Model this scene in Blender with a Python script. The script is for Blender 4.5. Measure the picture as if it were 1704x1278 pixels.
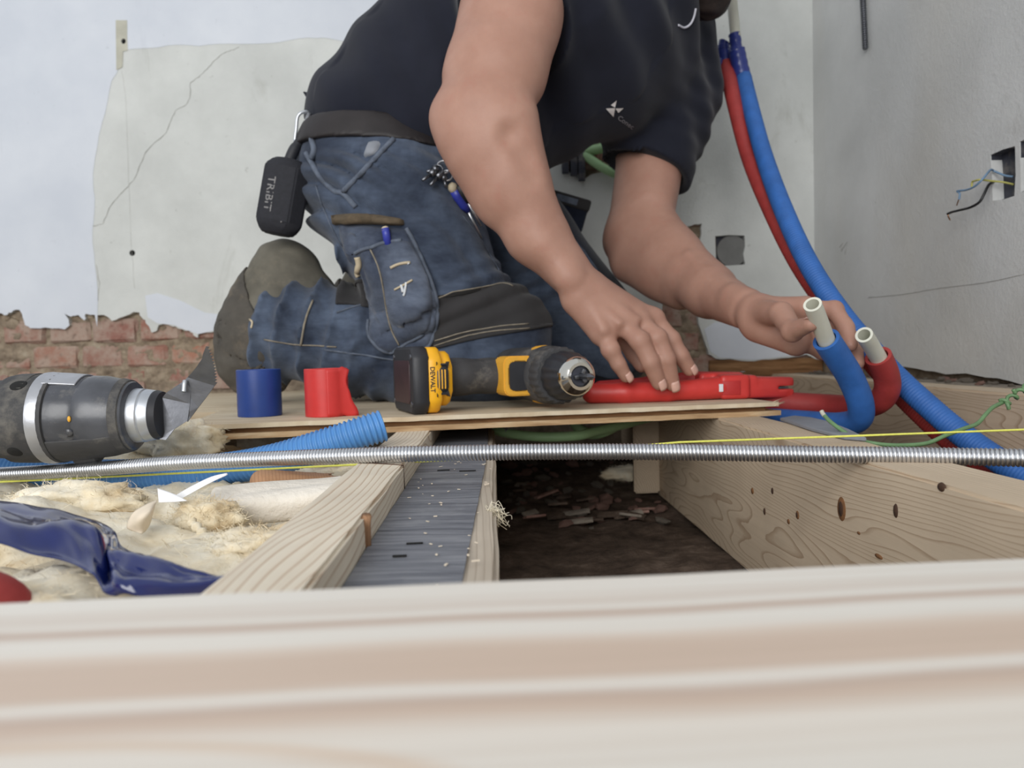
import bpy, bmesh, math, random
import numpy as np
from mathutils import Vector, Matrix, noise
from mathutils.bvhtree import BVHTree

random.seed(7); RNG = np.random.default_rng(7)
SC = bpy.context.scene
COL = SC.collection
for o in list(bpy.data.objects): bpy.data.objects.remove(o)

# ------------------------------------------------------------------ camera
F = 1280.0                                  # focal length in pixels of the 1704 x 1278 frame
CAM = Vector((0, 0, 0.095))
YAW, PITCH, ROLL = 0.024, 0.0426, 0.025
fw = Vector((math.sin(YAW)*math.cos(PITCH), math.cos(YAW)*math.cos(PITCH), -math.sin(PITCH)))
r0 = Vector((math.cos(YAW), -math.sin(YAW), 0)); u0 = r0.cross(fw)
rt = r0*math.cos(ROLL) - u0*math.sin(ROLL); up = u0*math.cos(ROLL) + r0*math.sin(ROLL)
cd = bpy.data.cameras.new('camera'); cam = bpy.data.objects.new('camera', cd); COL.objects.link(cam)
M = Matrix.Identity(4)
for i in range(3): M[i][0], M[i][1], M[i][2], M[i][3] = rt[i], up[i], -fw[i], CAM[i]
cam.matrix_world = M
cd.sensor_width = 36; cd.lens = 36*F/1704; cd.clip_start = 0.01
cd.dof.use_dof = True; cd.dof.focus_distance = 0.68; cd.dof.aperture_fstop = 9.0
SC.camera = cam

# ------------------------------------------------------------------ light
w = bpy.data.worlds.new('overcast_daylight'); SC.world = w; w.use_nodes = True
bg = w.node_tree.nodes['Background']; bg.inputs[0].default_value = (0.92, 0.96, 1.0, 1); bg.inputs[1].default_value = 0.50
def area(name, loc, target, size, power, color):
    l = bpy.data.lights.new(name, 'AREA'); l.shape = 'RECTANGLE'; l.size, l.size_y = size; l.energy = power; l.color = color
    o = bpy.data.objects.new(name, l); COL.objects.link(o); o.location = loc
    o.rotation_euler = (Vector(target)-Vector(loc)).to_track_quat('-Z', 'Y').to_euler()
    return o
area('window_daylight', (-1.0, -1.9, 1.08), (-0.1, 1.5, 0.25), (2.0, 1.8), 64, (1.0, 0.99, 0.97))
SC.view_settings.view_transform = 'Standard'; SC.view_settings.look = 'None'
SC.view_settings.gamma = 1; SC.view_settings.use_curve_mapping = False
SC.view_settings.exposure = 0.30

# ------------------------------------------------------------------ pixel -> world
def ray(px, py): return fw + rt*((px-852)/F) + up*((639-py)/F)
def at(px, py, Y): d = ray(px, py); return CAM + d*(Y/d.y)
def atz(px, py, z): d = ray(px, py); return CAM + d*((z-CAM.z)/d.z)
def atx(px, py, X): d = ray(px, py); return CAM + d*(X/d.x)

# ------------------------------------------------------------------ objects
def tag(o, label=None, cat=None, group=None, kind=None):
    if label: o['label'] = label
    if cat: o['category'] = cat
    if group: o['group'] = group
    if kind: o['kind'] = kind
    return o
def thing(name, label, cat, loc=(0, 0, 0), group=None):
    o = bpy.data.objects.new(name, None); COL.objects.link(o); o.location = loc; o.empty_display_size = 0.02
    return tag(o, label, cat, group)
def link(name, me, m=None, parent=None, **kw):
    o = bpy.data.objects.new(name, me); COL.objects.link(o)
    if m is not None:
        for q in (m if isinstance(m, (list, tuple)) else [m]): me.materials.append(q)
    if parent is not None:
        o.parent = parent
        if parent.type == 'EMPTY': o.matrix_parent_inverse = Matrix.LocRotScale(parent.location, parent.rotation_euler, parent.scale).inverted()
        elif parent.location.length > 0 or parent.rotation_euler.to_matrix() != Matrix.Identity(3):
            o.matrix_parent_inverse = Matrix.LocRotScale(parent.location, parent.rotation_euler, parent.scale).inverted()
    return tag(o, **kw)
def mk(name, vf, m=None, parent=None, smooth=True, **kw):
    v, f = vf
    me = bpy.data.meshes.new(name); me.from_pydata([tuple(p) for p in v], [], [tuple(q) for q in f]); me.validate()
    if smooth is True: me.shade_smooth()
    elif smooth:
        me.shade_smooth()
        bm = bmesh.new(); bm.from_mesh(me)
        for e in bm.edges:
            if len(e.link_faces) == 2 and e.calc_face_angle(0) > math.radians(smooth): e.smooth = False
        bm.to_mesh(me); bm.free()
    me.update()
    return link(name, me, m, parent, **kw)
def join(*vfs):
    V, Fc = [], []
    for v, f in vfs:
        n = len(V); V += [tuple(p) for p in v]; Fc += [tuple(i+n for i in q) for q in f]
    return V, Fc
def xf(vf, M): return [M @ Vector(p) for p in vf[0]], vf[1]

# ------------------------------------------------------------------ shapes
def smooth_path(pts, n=8):
    P = [Vector(p) for p in pts]; out = []
    for i in range(len(P)-1):
        a, b, c, d = P[max(i-1, 0)], P[i], P[i+1], P[min(i+2, len(P)-1)]
        for k in range(n):
            t = k/n
            out.append(0.5*((2*b)+(c-a)*t+(2*a-5*b+4*c-d)*t*t+(3*b-a-3*c+d)*t**3))
    out.append(P[-1]); return out
def resample(P, step):
    out = [P[0].copy()]; acc = 0
    for a, b in zip(P[:-1], P[1:]):
        L = (b-a).length; 
        if L < 1e-9: continue
        while acc+L >= step:
            t = (step-acc)/L; a = a.lerp(b, t); out.append(a.copy()); L = (b-a).length; acc = 0
        acc += L
    return out
def frames(P):
    T = []
    for i in range(len(P)):
        d = P[min(i+1, len(P)-1)]-P[max(i-1, 0)]; T.append(d.normalized())
    n = T[0].orthogonal().normalized(); R = []
    for t in T:
        n = (n - t*n.dot(t)).normalized(); R.append((n.copy(), t.cross(n)))
    return T, R
def tube(P, r, seg=12, caps=True):
    P = [Vector(p) for p in P]; T, R = frames(P); V, Fc = [], []
    for i, p in enumerate(P):
        q = r[i] if isinstance(r, (list, tuple)) else r
        a, b = R[i]
        for k in range(seg):
            t = 2*math.pi*k/seg; V.append(p+a*(q*math.cos(t))+b*(q*math.sin(t)))
    for i in range(len(P)-1):
        for k in range(seg):
            k2 = (k+1) % seg; Fc.append((i*seg+k, i*seg+k2, (i+1)*seg+k2, (i+1)*seg+k))
    if caps:
        Fc.append(tuple(range(seg-1, -1, -1))); Fc.append(tuple((len(P)-1)*seg+k for k in range(seg)))
    return V, Fc
def hollow(P, ro, ri, seg=20, depth=6):
    """tube open at its far end: outer wall, rim and an inner wall going 'depth' rings back"""
    P = [Vector(p) for p in P]; T, R = frames(P); V, Fc = [], []
    def ring(i, q):
        a, b = R[i]
        for k in range(seg):
            t = 2*math.pi*k/seg; V.append(P[i]+a*(q*math.cos(t))+b*(q*math.sin(t)))
    n = len(P); rr = []
    for i in range(n): ring(i, ro[i] if isinstance(ro, list) else ro)
    last = ro[-1] if isinstance(ro, list) else ro
    k0 = max(0, n-depth)
    for i in range(n-1, k0-1, -1): ring(i, ri)
    m = n+(n-k0)
    for i in range(m-1):
        for k in range(seg):
            k2 = (k+1) % seg; Fc.append((i*seg+k, i*seg+k2, (i+1)*seg+k2, (i+1)*seg+k))
    Fc.append(tuple(range(seg-1, -1, -1))); Fc.append(tuple((m-1)*seg+k for k in range(seg)))
    return V, Fc
def lathe(prof, seg=24, caps=True):
    """prof: (x, r) pairs; axis = +X"""
    V, Fc = [], []
    for x, r in prof:
        for k in range(seg):
            t = 2*math.pi*k/seg; V.append(Vector((x, r*math.cos(t), r*math.sin(t))))
    for i in range(len(prof)-1):
        for k in range(seg):
            k2 = (k+1) % seg; Fc.append((i*seg+k, i*seg+k2, (i+1)*seg+k2, (i+1)*seg+k))
    if caps:
        Fc.append(tuple(range(seg-1, -1, -1))); Fc.append(tuple((len(prof)-1)*seg+k for k in range(seg)))
    return V, Fc
def box(x0, x1, y0, y1, z0, z1, bev=0.0, seg=2):
    bm = bmesh.new(); bmesh.ops.create_cube(bm, size=1)
    for v in bm.verts: v.co = Vector((x0+(v.co.x+.5)*(x1-x0), y0+(v.co.y+.5)*(y1-y0), z0+(v.co.z+.5)*(z1-z0)))
    if bev: bmesh.ops.bevel(bm, geom=bm.edges[:], offset=bev, segments=seg, affect='EDGES', profile=.6)
    return bmvf(bm)
def bmvf(bm):
    bm.verts.index_update(); V = [v.co.copy() for v in bm.verts]; Fc = [tuple(v.index for v in f.verts) for f in bm.faces]; bm.free(); return V, Fc
def prism(poly, t, bev=0.0, seg=1):
    """poly: 2-D outline (x, y) extruded 0..t along z"""
    bm = bmesh.new(); vs = [bm.verts.new((x, y, 0)) for x, y in poly]; f = bm.faces.new(vs)
    r = bmesh.ops.extrude_face_region(bm, geom=[f])
    for g in r['geom']:
        if isinstance(g, bmesh.types.BMVert): g.co.z += t
    bmesh.ops.recalc_face_normals(bm, faces=bm.faces[:])
    if bev: bmesh.ops.bevel(bm, geom=[e for e in bm.edges], offset=bev, segments=seg, affect='EDGES')
    bmesh.ops.triangulate(bm, faces=[f for f in bm.faces if len(f.verts) > 4])
    return bmvf(bm)
def panel(outer, holes, t, name='panel'):
    """2-D outline with holes, extruded 0..t along z"""
    cu = bpy.data.curves.new(name, 'CURVE'); cu.dimensions = '2D'; cu.fill_mode = 'BOTH'; cu.extrude = t/2
    for poly in [outer]+holes:
        s = cu.splines.new('POLY'); s.points.add(len(poly)-1); s.use_cyclic_u = True
        for q, p in zip(s.points, poly): q.co = (p[0], p[1], 0, 1)
    o = bpy.data.objects.new(name, cu); COL.objects.link(o)
    me = bpy.data.meshes.new_from_object(o.evaluated_get(bpy.context.evaluated_depsgraph_get()))
    V = [v.co+Vector((0, 0, t/2)) for v in me.vertices]; Fc = [tuple(p.vertices) for p in me.polygons]
    bpy.data.objects.remove(o); bpy.data.curves.remove(cu); bpy.data.meshes.remove(me)
    return V, Fc
def text_vf(s, size, t=0.0006, spacing=1.0):
    cu = bpy.data.curves.new('lettering', 'FONT'); cu.body = s; cu.size = size; cu.extrude = t/2; cu.align_x = 'CENTER'; cu.align_y = 'CENTER'; cu.resolution_u = 3; cu.offset = size*.012; cu.space_character = spacing
    o = bpy.data.objects.new('lettering', cu); COL.objects.link(o)
    me = bpy.data.meshes.new_from_object(o.evaluated_get(bpy.context.evaluated_depsgraph_get()))
    V = [v.co.copy() for v in me.vertices]; Fc = [tuple(p.vertices) for p in me.polygons]
    bpy.data.objects.remove(o); bpy.data.curves.remove(cu); bpy.data.meshes.remove(me)
    return V, Fc
def helix(P, R, wire, pitch, seg=14, ws=6):
    P = resample(P, pitch/seg); T, Fr = frames(P); C = []
    for i, p in enumerate(P):
        a, b = Fr[i]; t = 2*math.pi*i/seg; C.append(p+a*((R-wire)*math.cos(t))+b*((R-wire)*math.sin(t)))
    return tube(C, wire, ws)
def corrugated(P, r, amp, pitch, seg=24, n=6, open_end=True, sq=2.2):
    P = resample(P, pitch/n)
    rad = []
    for i in range(len(P)):
        s = math.sin(2*math.pi*i/n); s = math.copysign(abs(s)**(1/sq), s); rad.append(r+amp*s)
    if open_end: return hollow(P, rad, r-amp-.0012, seg, 40)
    return tube(P, rad, seg)

# ------------------------------------------------------------------ signed-distance modelling
class Field:
    def __init__(s, lo, hi, h):
        s.lo = np.array(lo, float); s.h = h; s.n = np.ceil((np.array(hi)-s.lo)/h).astype(int)+1
        s.ax = [s.lo[i]+h*np.arange(s.n[i]) for i in range(3)]
        s.D = np.full(s.n, 1.0, np.float32)
    def _sl(s, lo, hi):
        a = np.clip(np.floor((np.array(lo)-s.lo)/s.h).astype(int), 0, s.n); b = np.clip(np.ceil((np.array(hi)-s.lo)/s.h).astype(int)+1, 0, s.n)
        if (b <= a).any(): return None
        sl = tuple(slice(a[i], b[i]) for i in range(3))
        X = s.ax[0][sl[0]][:, None, None]; Y = s.ax[1][sl[1]][None, :, None]; Z = s.ax[2][sl[2]][None, None, :]
        return sl, X, Y, Z
    def _mix(s, sl, d, k, op):
        a = s.D[sl]
        if op == 'sub':
            d = -d
            if k > 0: h = np.maximum(k-np.abs(a-d), 0)/k; s.D[sl] = np.maximum(a, d)+h*h*k*.25
            else: s.D[sl] = np.maximum(a, d)
            return
        if k > 0: h = np.maximum(k-np.abs(a-d), 0)/k; s.D[sl] = np.minimum(a, d)-h*h*k*.25
        else: s.D[sl] = np.minimum(a, d)
    def cone(s, a, b, ra, rb, k=.01, flat=None, op='add'):
        a = np.array(a, float); b = np.array(b, float); R = max(ra, rb)+k+3*s.h
        if flat is not None: R = R*max(1, 1/flat[1])
        g = s._sl(np.minimum(a, b)-R, np.maximum(a, b)+R)
        if g is None: return s
        sl, X, Y, Z = g; ab = b-a; L2 = max(ab@ab, 1e-12)
        t = np.clip(((X-a[0])*ab[0]+(Y-a[1])*ab[1]+(Z-a[2])*ab[2])/L2, 0, 1)
        vx, vy, vz = X-a[0]-t*ab[0], Y-a[1]-t*ab[1], Z-a[2]-t*ab[2]
        q = vx*vx+vy*vy+vz*vz
        if flat is not None:
            n = np.array(flat[0], float); n = n/np.linalg.norm(n); c = vx*n[0]+vy*n[1]+vz*n[2]; q = q+(flat[1]**2-1)*c*c
        d = np.sqrt(q)-(ra+(rb-ra)*t)
        s._mix(sl, d.astype(np.float32), k, op); return s
    def chain(s, pts, rad, k=.01, flat=None):
        for i in range(len(pts)-1): s.cone(pts[i], pts[i+1], rad[i], rad[i+1], k, flat)
        return s
    def ell(s, c, r, R=None, k=.01, op='add'):
        c = np.array(c, float); r = np.array(r, float); m = r.max()+k+3*s.h
        g = s._sl(c-m, c+m)
        if g is None: return s
        sl, X, Y, Z = g; v = [X-c[0], Y-c[1], Z-c[2]]
        if R is not None:
            R = np.array(R); v = [R[0][i]*v[0]+R[1][i]*v[1]+R[2][i]*v[2] for i in range(3)]
        q = np.sqrt((v[0]/r[0])**2+(v[1]/r[1])**2+(v[2]/r[2])**2); g2 = np.sqrt((v[0]/r[0]**2)**2+(v[1]/r[1]**2)**2+(v[2]/r[2]**2)**2)+1e-9
        d = q*(q-1)/g2
        s._mix(sl, d.astype(np.float32), k, op); return s
    def rbox(s, c, half, R, rad, k=.0, op='add'):
        c = np.array(c, float); hf = np.array(half, float); m = np.linalg.norm(hf)+k+3*s.h
        g = s._sl(c-m, c+m)
        if g is None: return s
        sl, X, Y, Z = g; v = [X-c[0], Y-c[1], Z-c[2]]; R = np.array(R)
        v = [R[0][i]*v[0]+R[1][i]*v[1]+R[2][i]*v[2] for i in range(3)]
        q = [np.abs(v[i])-(hf[i]-rad) for i in range(3)]
        d = np.sqrt(sum(np.maximum(e, 0)**2 for e in q))+np.minimum(np.maximum(np.maximum(q[0], q[1]), q[2]), 0)-rad
        s._mix(sl, d.astype(np.float32), k, op); return s
    def cut(s, p, n, k=0.0):
        p = np.array(p, float); n = np.array(n, float); n = n/np.linalg.norm(n)
        d = ((s.ax[0]-p[0])*n[0])[:, None, None]+((s.ax[1]-p[1])*n[1])[None, :, None]+((s.ax[2]-p[2])*n[2])[None, None, :]
        s.D = np.maximum(s.D, d.astype(np.float32)); return s
    def disp(s, f, band=.03):
        m = np.argwhere(np.abs(s.D) < band)
        P = s.lo+m*s.h
        s.D[m[:, 0], m[:, 1], m[:, 2]] += f(P).astype(np.float32); return s
    def mesh(s, smooth=0):
        D = s.D; S = D < 0
        c = [(i, j, k) for i in (0, 1) for j in (0, 1) for k in (0, 1)]
        def sh(A, o): return A[o[0]:A.shape[0]-1+o[0], o[1]:A.shape[1]-1+o[1], o[2]:A.shape[2]-1+o[2]]
        cnt = np.zeros(np.array(D.shape)-1, np.int8)
        for o in c: cnt += sh(S, o)
        idx = np.argwhere((cnt > 0) & (cnt < 8))
        ID = np.full(cnt.shape, -1, np.int32); ID[idx[:, 0], idx[:, 1], idx[:, 2]] = np.arange(len(idx))
        val = np.stack([D[idx[:, 0]+o[0], idx[:, 1]+o[1], idx[:, 2]+o[2]] for o in c], 1)
        acc = np.zeros((len(idx), 3)); num = np.zeros(len(idx))
        for a in range(8):
            for b in range(a+1, 8):
                if sum(abs(c[a][i]-c[b][i]) for i in range(3)) != 1: continue
                va, vb = val[:, a], val[:, b]; m = (va < 0) != (vb < 0)
                t = np.where(m, va/np.where(m, va-vb, 1), 0)
                p = np.array(c[a])[None]+t[:, None]*(np.array(c[b])-np.array(c[a]))[None]
                acc += p*m[:, None]; num += m
        V = s.lo+(idx+acc/num[:, None])*s.h
        Q = []
        for ax in range(3):
            o = [0, 0, 0]; o[ax] = 1
            A = S[:S.shape[0]-o[0], :S.shape[1]-o[1], :S.shape[2]-o[2]]; B = S[o[0]:, o[1]:, o[2]:]
            u, v = (ax+1) % 3, (ax+2) % 3
            for fl in (0, 1):
                e = np.argwhere((A & ~B) if fl == 0 else (~A & B))
                ok = (e[:, u] > 0) & (e[:, v] > 0) & (e[:, u] < D.shape[u]-1) & (e[:, v] < D.shape[v]-1); e = e[ok]
                def cid(du, dv):
                    g = e.copy(); g[:, u] -= du; g[:, v] -= dv; return ID[g[:, 0], g[:, 1], g[:, 2]]
                q = np.stack([cid(1, 1), cid(0, 1), cid(0, 0), cid(1, 0)], 1)
                if fl: q = q[:, ::-1]
                Q.append(q)
        Q = np.concatenate(Q); Q = Q[(Q >= 0).all(1)]
        for _ in range(smooth):
            A = np.zeros_like(V); n = np.zeros(len(V))
            for i in range(4):
                a, b = Q[:, i], Q[:, (i+1) % 4]
                np.add.at(A, a, V[b]); np.add.at(A, b, V[a]); np.add.at(n, a, 1); np.add.at(n, b, 1)
            V = V*.5+.5*A/np.maximum(n, 1)[:, None]
        return V, Q
def np_obj(name, VQ, m, parent=None, **kw):
    V, Q = VQ
    me = bpy.data.meshes.new(name); me.vertices.add(len(V)); me.vertices.foreach_set('co', np.asarray(V, np.float32).ravel())
    n = len(Q); me.loops.add(n*4); me.loops.foreach_set('vertex_index', np.asarray(Q, np.int32).ravel())
    me.polygons.add(n); me.polygons.foreach_set('loop_start', np.arange(0, n*4, 4, dtype=np.int32)); me.polygons.foreach_set('loop_total', np.full(n, 4, np.int32))
    me.update(calc_edges=True); me.validate(); me.shade_smooth()
    return link(name, me, m, parent, **kw)
def npjoin(*vq):
    V, Q, n = [], [], 0
    for v, q in vq: V.append(v); Q.append(q+n); n += len(v)
    return np.concatenate(V), np.concatenate(Q)
class Waves:
    def __init__(s, seed, freq, n=10, aniso=None):
        r = np.random.default_rng(seed); k = r.normal(size=(n, 3)); k /= np.linalg.norm(k, axis=1)[:, None]
        s.k = k*freq*r.uniform(.55, 1.6, n)[:, None]; s.p = r.uniform(0, 6.28, n); s.n = n
        if aniso is not None: s.k = s.k*np.array(aniso)[None]
    def __call__(s, P): return np.sin(P@s.k.T+s.p).sum(1)/math.sqrt(s.n)
def bvh_of(o):
    me = o.data; return BVHTree.FromPolygons([v.co for v in me.vertices], [tuple(p.vertices) for p in me.polygons])
def hit(bvh, px, py, origin=None):
    d = ray(px, py).normalized(); r = bvh.ray_cast(CAM, d)
    return (r[0], r[1]) if r[0] is not None else (None, None)
def hit_line(bvh, pts, n=6, lift=0.0):
    P = smooth_path([Vector((x, y, 0)) for x, y in pts], n); out = []
    for p in P:
        h, nn = hit(bvh, p.x, p.y)
        if h is not None: out.append(h+nn*lift)
    return out
def coons(bvh, top, right, bottom, left, nu, nv, puff, rim=.003, base=.002, wr=None, fallY=None):
    """a cloth patch sewn onto a surface: outline in picture pixels, lifted off the surface it lies on"""
    def P(line, n):
        L = [Vector((x, y, 0)) for x, y in line]; Q = smooth_path(L, 8); d = [0]
        for a, b in zip(Q[:-1], Q[1:]): d.append(d[-1]+(b-a).length)
        out = []
        for i in range(n+1):
            t = d[-1]*i/n; j = max(k for k in range(len(d)) if d[k] <= t+1e-9); j = min(j, len(Q)-2)
            out.append(Q[j].lerp(Q[j+1], (t-d[j])/max(d[j+1]-d[j], 1e-9)))
        return out
    T, B, L, R = P(top, nu), P(bottom, nu), P(left, nv), P(right, nv)
    V = []; last = None
    for j in range(nv+1):
        for i in range(nu+1):
            u, v = i/nu, j/nv
            p = T[i]*(1-v)+B[i]*v+L[j]*(1-u)+R[j]*u-(T[0]*(1-u)*(1-v)+T[-1]*u*(1-v)+B[0]*(1-u)*v+B[-1]*u*v)
            h, n = hit(bvh, p.x, p.y)
            if h is None: h = at(p.x, p.y, last[0].y if last else fallY); n = last[1] if last else Vector((0, -1, 0))
            else: last = (h, n)
            e = min(u, 1-u, v, 1-v); q = base+puff*(1-(1-min(1, 4*u*(1-u)*1.0)))**.5*(4*v*(1-v))**.5
            if wr: q += wr(u, v)*min(1, e*6)
            if i in (0, nu) or j in (0, nv): q = -rim
            V.append(h+(n*.6-ray(p.x, p.y).normalized()*.4).normalized()*q)
    Fc = [(j*(nu+1)+i, (j+1)*(nu+1)+i, (j+1)*(nu+1)+i+1, j*(nu+1)+i+1) for j in range(nv) for i in range(nu)]
    return V, Fc

# ------------------------------------------------------------------ materials
def lin(c):
    return tuple(((v/255)/12.92 if v/255 <= .04045 else ((v/255+.055)/1.055)**2.4) for v in c)
class NT:
    def __init__(s, name):
        s.m = bpy.data.materials.new(name); s.m.use_nodes = True; s.t = s.m.node_tree; s.b = s.t.nodes['Principled BSDF']; s.out = s.t.nodes['Material Output']
        s.tc = s.t.nodes.new('ShaderNodeTexCoord')
    def n(s, typ, **kw):
        x = s.t.nodes.new(typ)
        for k, v in kw.items():
            if k in x.inputs: x.inputs[k].default_value = v
            else: setattr(x, k, v)
        return x
    def l(s, a, b): s.t.links.new(a, b)
    def coord(s, scale=(1, 1, 1), rot=(0, 0, 0), loc=(0, 0, 0)):
        mp = s.n('ShaderNodeMapping'); mp.inputs['Scale'].default_value = scale; mp.inputs['Rotation'].default_value = rot; mp.inputs['Location'].default_value = loc
        s.l(s.tc.outputs['Object'], mp.inputs['Vector']); return mp.outputs[0]
    def noise(s, vec, scale, detail=4, rough=.55, dist=0): 
        x = s.n('ShaderNodeTexNoise'); x.inputs['Scale'].default_value = scale; x.inputs['Detail'].default_value = detail; x.inputs['Roughness'].default_value = rough; x.inputs['Distortion'].default_value = dist
        s.l(vec, x.inputs['Vector']); return x.outputs['Fac']
    def ramp(s, fac, stops, interp='LINEAR'):
        x = s.n('ShaderNodeValToRGB'); cr = x.color_ramp; cr.interpolation = interp
        while len(cr.elements) < len(stops): cr.elements.new(.5)
        for e, (p, c) in zip(cr.elements, stops): e.position = p; e.color = (*c, 1) if len(c) == 3 else c
        s.l(fac, x.inputs[0]); return x.outputs[0]
    def mix(s, fac, a, b, mode='MIX'):
        x = s.n('ShaderNodeMix', data_type='RGBA', blend_type=mode)
        for v, i in ((fac, 0), (a, 6), (b, 7)):
            if isinstance(v, bpy.types.NodeSocket): s.l(v, x.inputs[i])
            else: x.inputs[i].default_value = v if i == 0 else (*v, 1)
        return x.outputs[2]
    def bump(s, h, strength=.3, dist=.002):
        x = s.n('ShaderNodeBump'); x.inputs['Strength'].default_value = strength; x.inputs['Distance'].default_value = dist
        s.l(h, x.inputs['Height']); s.l(x.outputs[0], s.b.inputs['Normal'])
    def base(s, c, rough=.6, metal=0, spec=None):
        if isinstance(c, bpy.types.NodeSocket): s.l(c, s.b.inputs['Base Color'])
        else: s.b.inputs['Base Color'].default_value = (*c, 1)
        s.b.inputs['Roughness'].default_value = rough; s.b.inputs['Metallic'].default_value = metal
        if spec is not None: s.b.inputs['Specular IOR Level'].default_value = spec
BW = lambda v: (v, v, v)
def plain(name, c, rough=.5, metal=0, var=.12, vs=60, bs=.15, bscale=300, spec=None, dust=0, dustc=(190, 180, 165), coat=0):
    t = NT(name); c = lin(c); v = t.coord()
    f = t.noise(v, vs, 5)
    col = t.ramp(f, [(.3, tuple(x*(1-var) for x in c)), (.7, tuple(min(1, x*(1+var)) for x in c))])
    if dust:
        g = t.ramp(t.noise(v, vs*.6, 8, .7), [(.52, BW(0)), (.75, BW(dust))]); col = t.mix(g, col, lin(dustc))
    t.base(col, rough, metal, spec)
    if bs: t.bump(t.noise(v, bscale, 3), bs, .0006)
    if coat: t.b.inputs['Coat Weight'].default_value = coat
    return t.m
def pine(name, pale, dark, axis='Y', ring=.006, seed=0, contrast=.8, streak=.25, dist=3.0, center=(0, 0), lo=.72, hi=.97, al=.16, ns=9):
    """softwood: growth rings as distorted bands stretched along the grain axis"""
    t = NT(name); sc = {'X': (al, 1, 1), 'Y': (1, al, 1), 'Z': (1, 1, al)}[axis]
    v = t.coord(sc, (0, 0, 0), (seed*1.7+center[0], seed*.6, seed*.9+center[1]))
    nz = t.n('ShaderNodeTexNoise'); nz.inputs['Scale'].default_value = ns; nz.inputs['Detail'].default_value = 2; t.l(v, nz.inputs['Vector'])
    ad = t.n('ShaderNodeVectorMath', operation='MULTIPLY_ADD'); ad.inputs[1].default_value = (.02*dist,)*3; t.l(nz.outputs['Color'], ad.inputs[0]); t.l(v, ad.inputs[2])
    wv = t.n('ShaderNodeTexWave', wave_type='RINGS', rings_direction=axis, wave_profile='SAW'); wv.inputs['Scale'].default_value = .314/ring; wv.inputs['Distortion'].default_value = .6; wv.inputs['Detail'].default_value = 2; wv.inputs['Detail Scale'].default_value = 1.5
    t.l(ad.outputs[0], wv.inputs['Vector'])
    g = t.ramp(wv.outputs['Fac'], [(0, BW(0)), (lo, BW(.12)), (hi, BW(1)), (1, BW(0))])
    fine = t.noise(t.coord({'X': (4, 160, 160), 'Y': (160, 4, 160), 'Z': (160, 160, 4)}[axis]), 1.0, 4)
    blot = t.noise(t.coord((1, 1, 1)), 14, 3)
    p, d = lin(pale), lin(dark)
    c = t.ramp(blot, [(.3, tuple(x*.93 for x in p)), (.7, tuple(min(1, x*1.05) for x in p))])
    c = t.mix(t.ramp(g, [(0, BW(0)), (1, BW(contrast))]), c, d)
    c = t.mix(t.ramp(fine, [(.45, BW(0)), (.7, BW(streak))]), c, tuple(.5*a+.5*b for a, b in zip(p, d)))
    t.base(c, .62, 0, .3); t.bump(fine, .25, .0006); return t.m

def streak_wood(name):
    """close-up plank: soft bands of pale sapwood and pinkish latewood along X, with a flame figure"""
    t = NT(name); sp = t.n('ShaderNodeSeparateXYZ'); t.l(t.tc.outputs['Object'], sp.inputs[0])
    nz = t.noise(t.coord((3.5, 10, 10)), 1.0, 3, .5)
    ma = t.n('ShaderNodeMath', operation='MULTIPLY_ADD'); ma.inputs[1].default_value = .016; t.l(nz, ma.inputs[0]); t.l(sp.outputs['Y'], ma.inputs[2])
    mr = t.n('ShaderNodeMapRange'); mr.inputs[1].default_value = -.137; mr.inputs[2].default_value = .008; t.l(ma.outputs[0], mr.inputs[0])
    f = lambda y: (y+.137)/.145
    W, T, G = lin((226, 221, 213)), lin((204, 184, 168)), lin((194, 174, 160))
    col = t.ramp(mr.outputs[0], [(f(-.120), lin((218, 213, 205))), (f(-.096), lin((222, 214, 204))), (f(-.087), T), (f(-.082), G), (f(-.076), W), (f(-.070), T), (f(-.053), T), (f(-.047), lin((214, 198, 184))), (f(-.040), W), (f(-.033), W), (f(-.027), G), (f(-.022), W), (f(-.016), lin((214, 204, 194))), (f(-.006), W)])
    vx = t.n('ShaderNodeMath', operation='MULTIPLY_ADD'); vx.inputs[1].default_value = 1/.15; vx.inputs[2].default_value = .17/.15; t.l(sp.outputs['X'], vx.inputs[0])
    vy = t.n('ShaderNodeMath', operation='MULTIPLY_ADD'); vy.inputs[1].default_value = 1/.027; vy.inputs[2].default_value = .116/.027; t.l(ma.outputs[0], vy.inputs[0])
    cv = t.n('ShaderNodeCombineXYZ'); t.l(vx.outputs[0], cv.inputs[0]); t.l(vy.outputs[0], cv.inputs[1]); ln = t.n('ShaderNodeVectorMath', operation='LENGTH'); t.l(cv.outputs[0], ln.inputs[0])
    ring = t.ramp(ln.outputs['Value'], [(0, BW(.6)), (.30, BW(.5)), (.42, BW(0)), (.80, BW(0)), (.93, BW(.55)), (1.0, BW(0))])
    col = t.mix(ring, col, lin((206, 178, 152)))
    b = t.noise(t.coord((1.2, 160, 160)), 1.2, 3, .6, .2); col = t.mix(t.ramp(b, [(.45, BW(0)), (.7, BW(.22))]), col, lin((188, 168, 150)))
    t.base(col, .5, 0, .35); t.bump(b, .12, .0008); return t.m

def membrane_mat(name):
    t = NT(name); f = t.noise(t.coord((14, 190, 20), (0, 0, .06)), 1.0, 6, .65); g = t.noise(t.coord(), 24, 5, .65)
    c = t.ramp(f, [(.3, lin((84, 87, 96))), (.5, lin((116, 119, 127))), (.72, lin((152, 154, 160)))]); c = t.mix(t.ramp(g, [(.55, BW(0)), (.75, BW(.35))]), c, lin((168, 170, 174)))
    t.base(c, .55, 0, .35); t.bump(f, .6, .0012); return t.m

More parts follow.
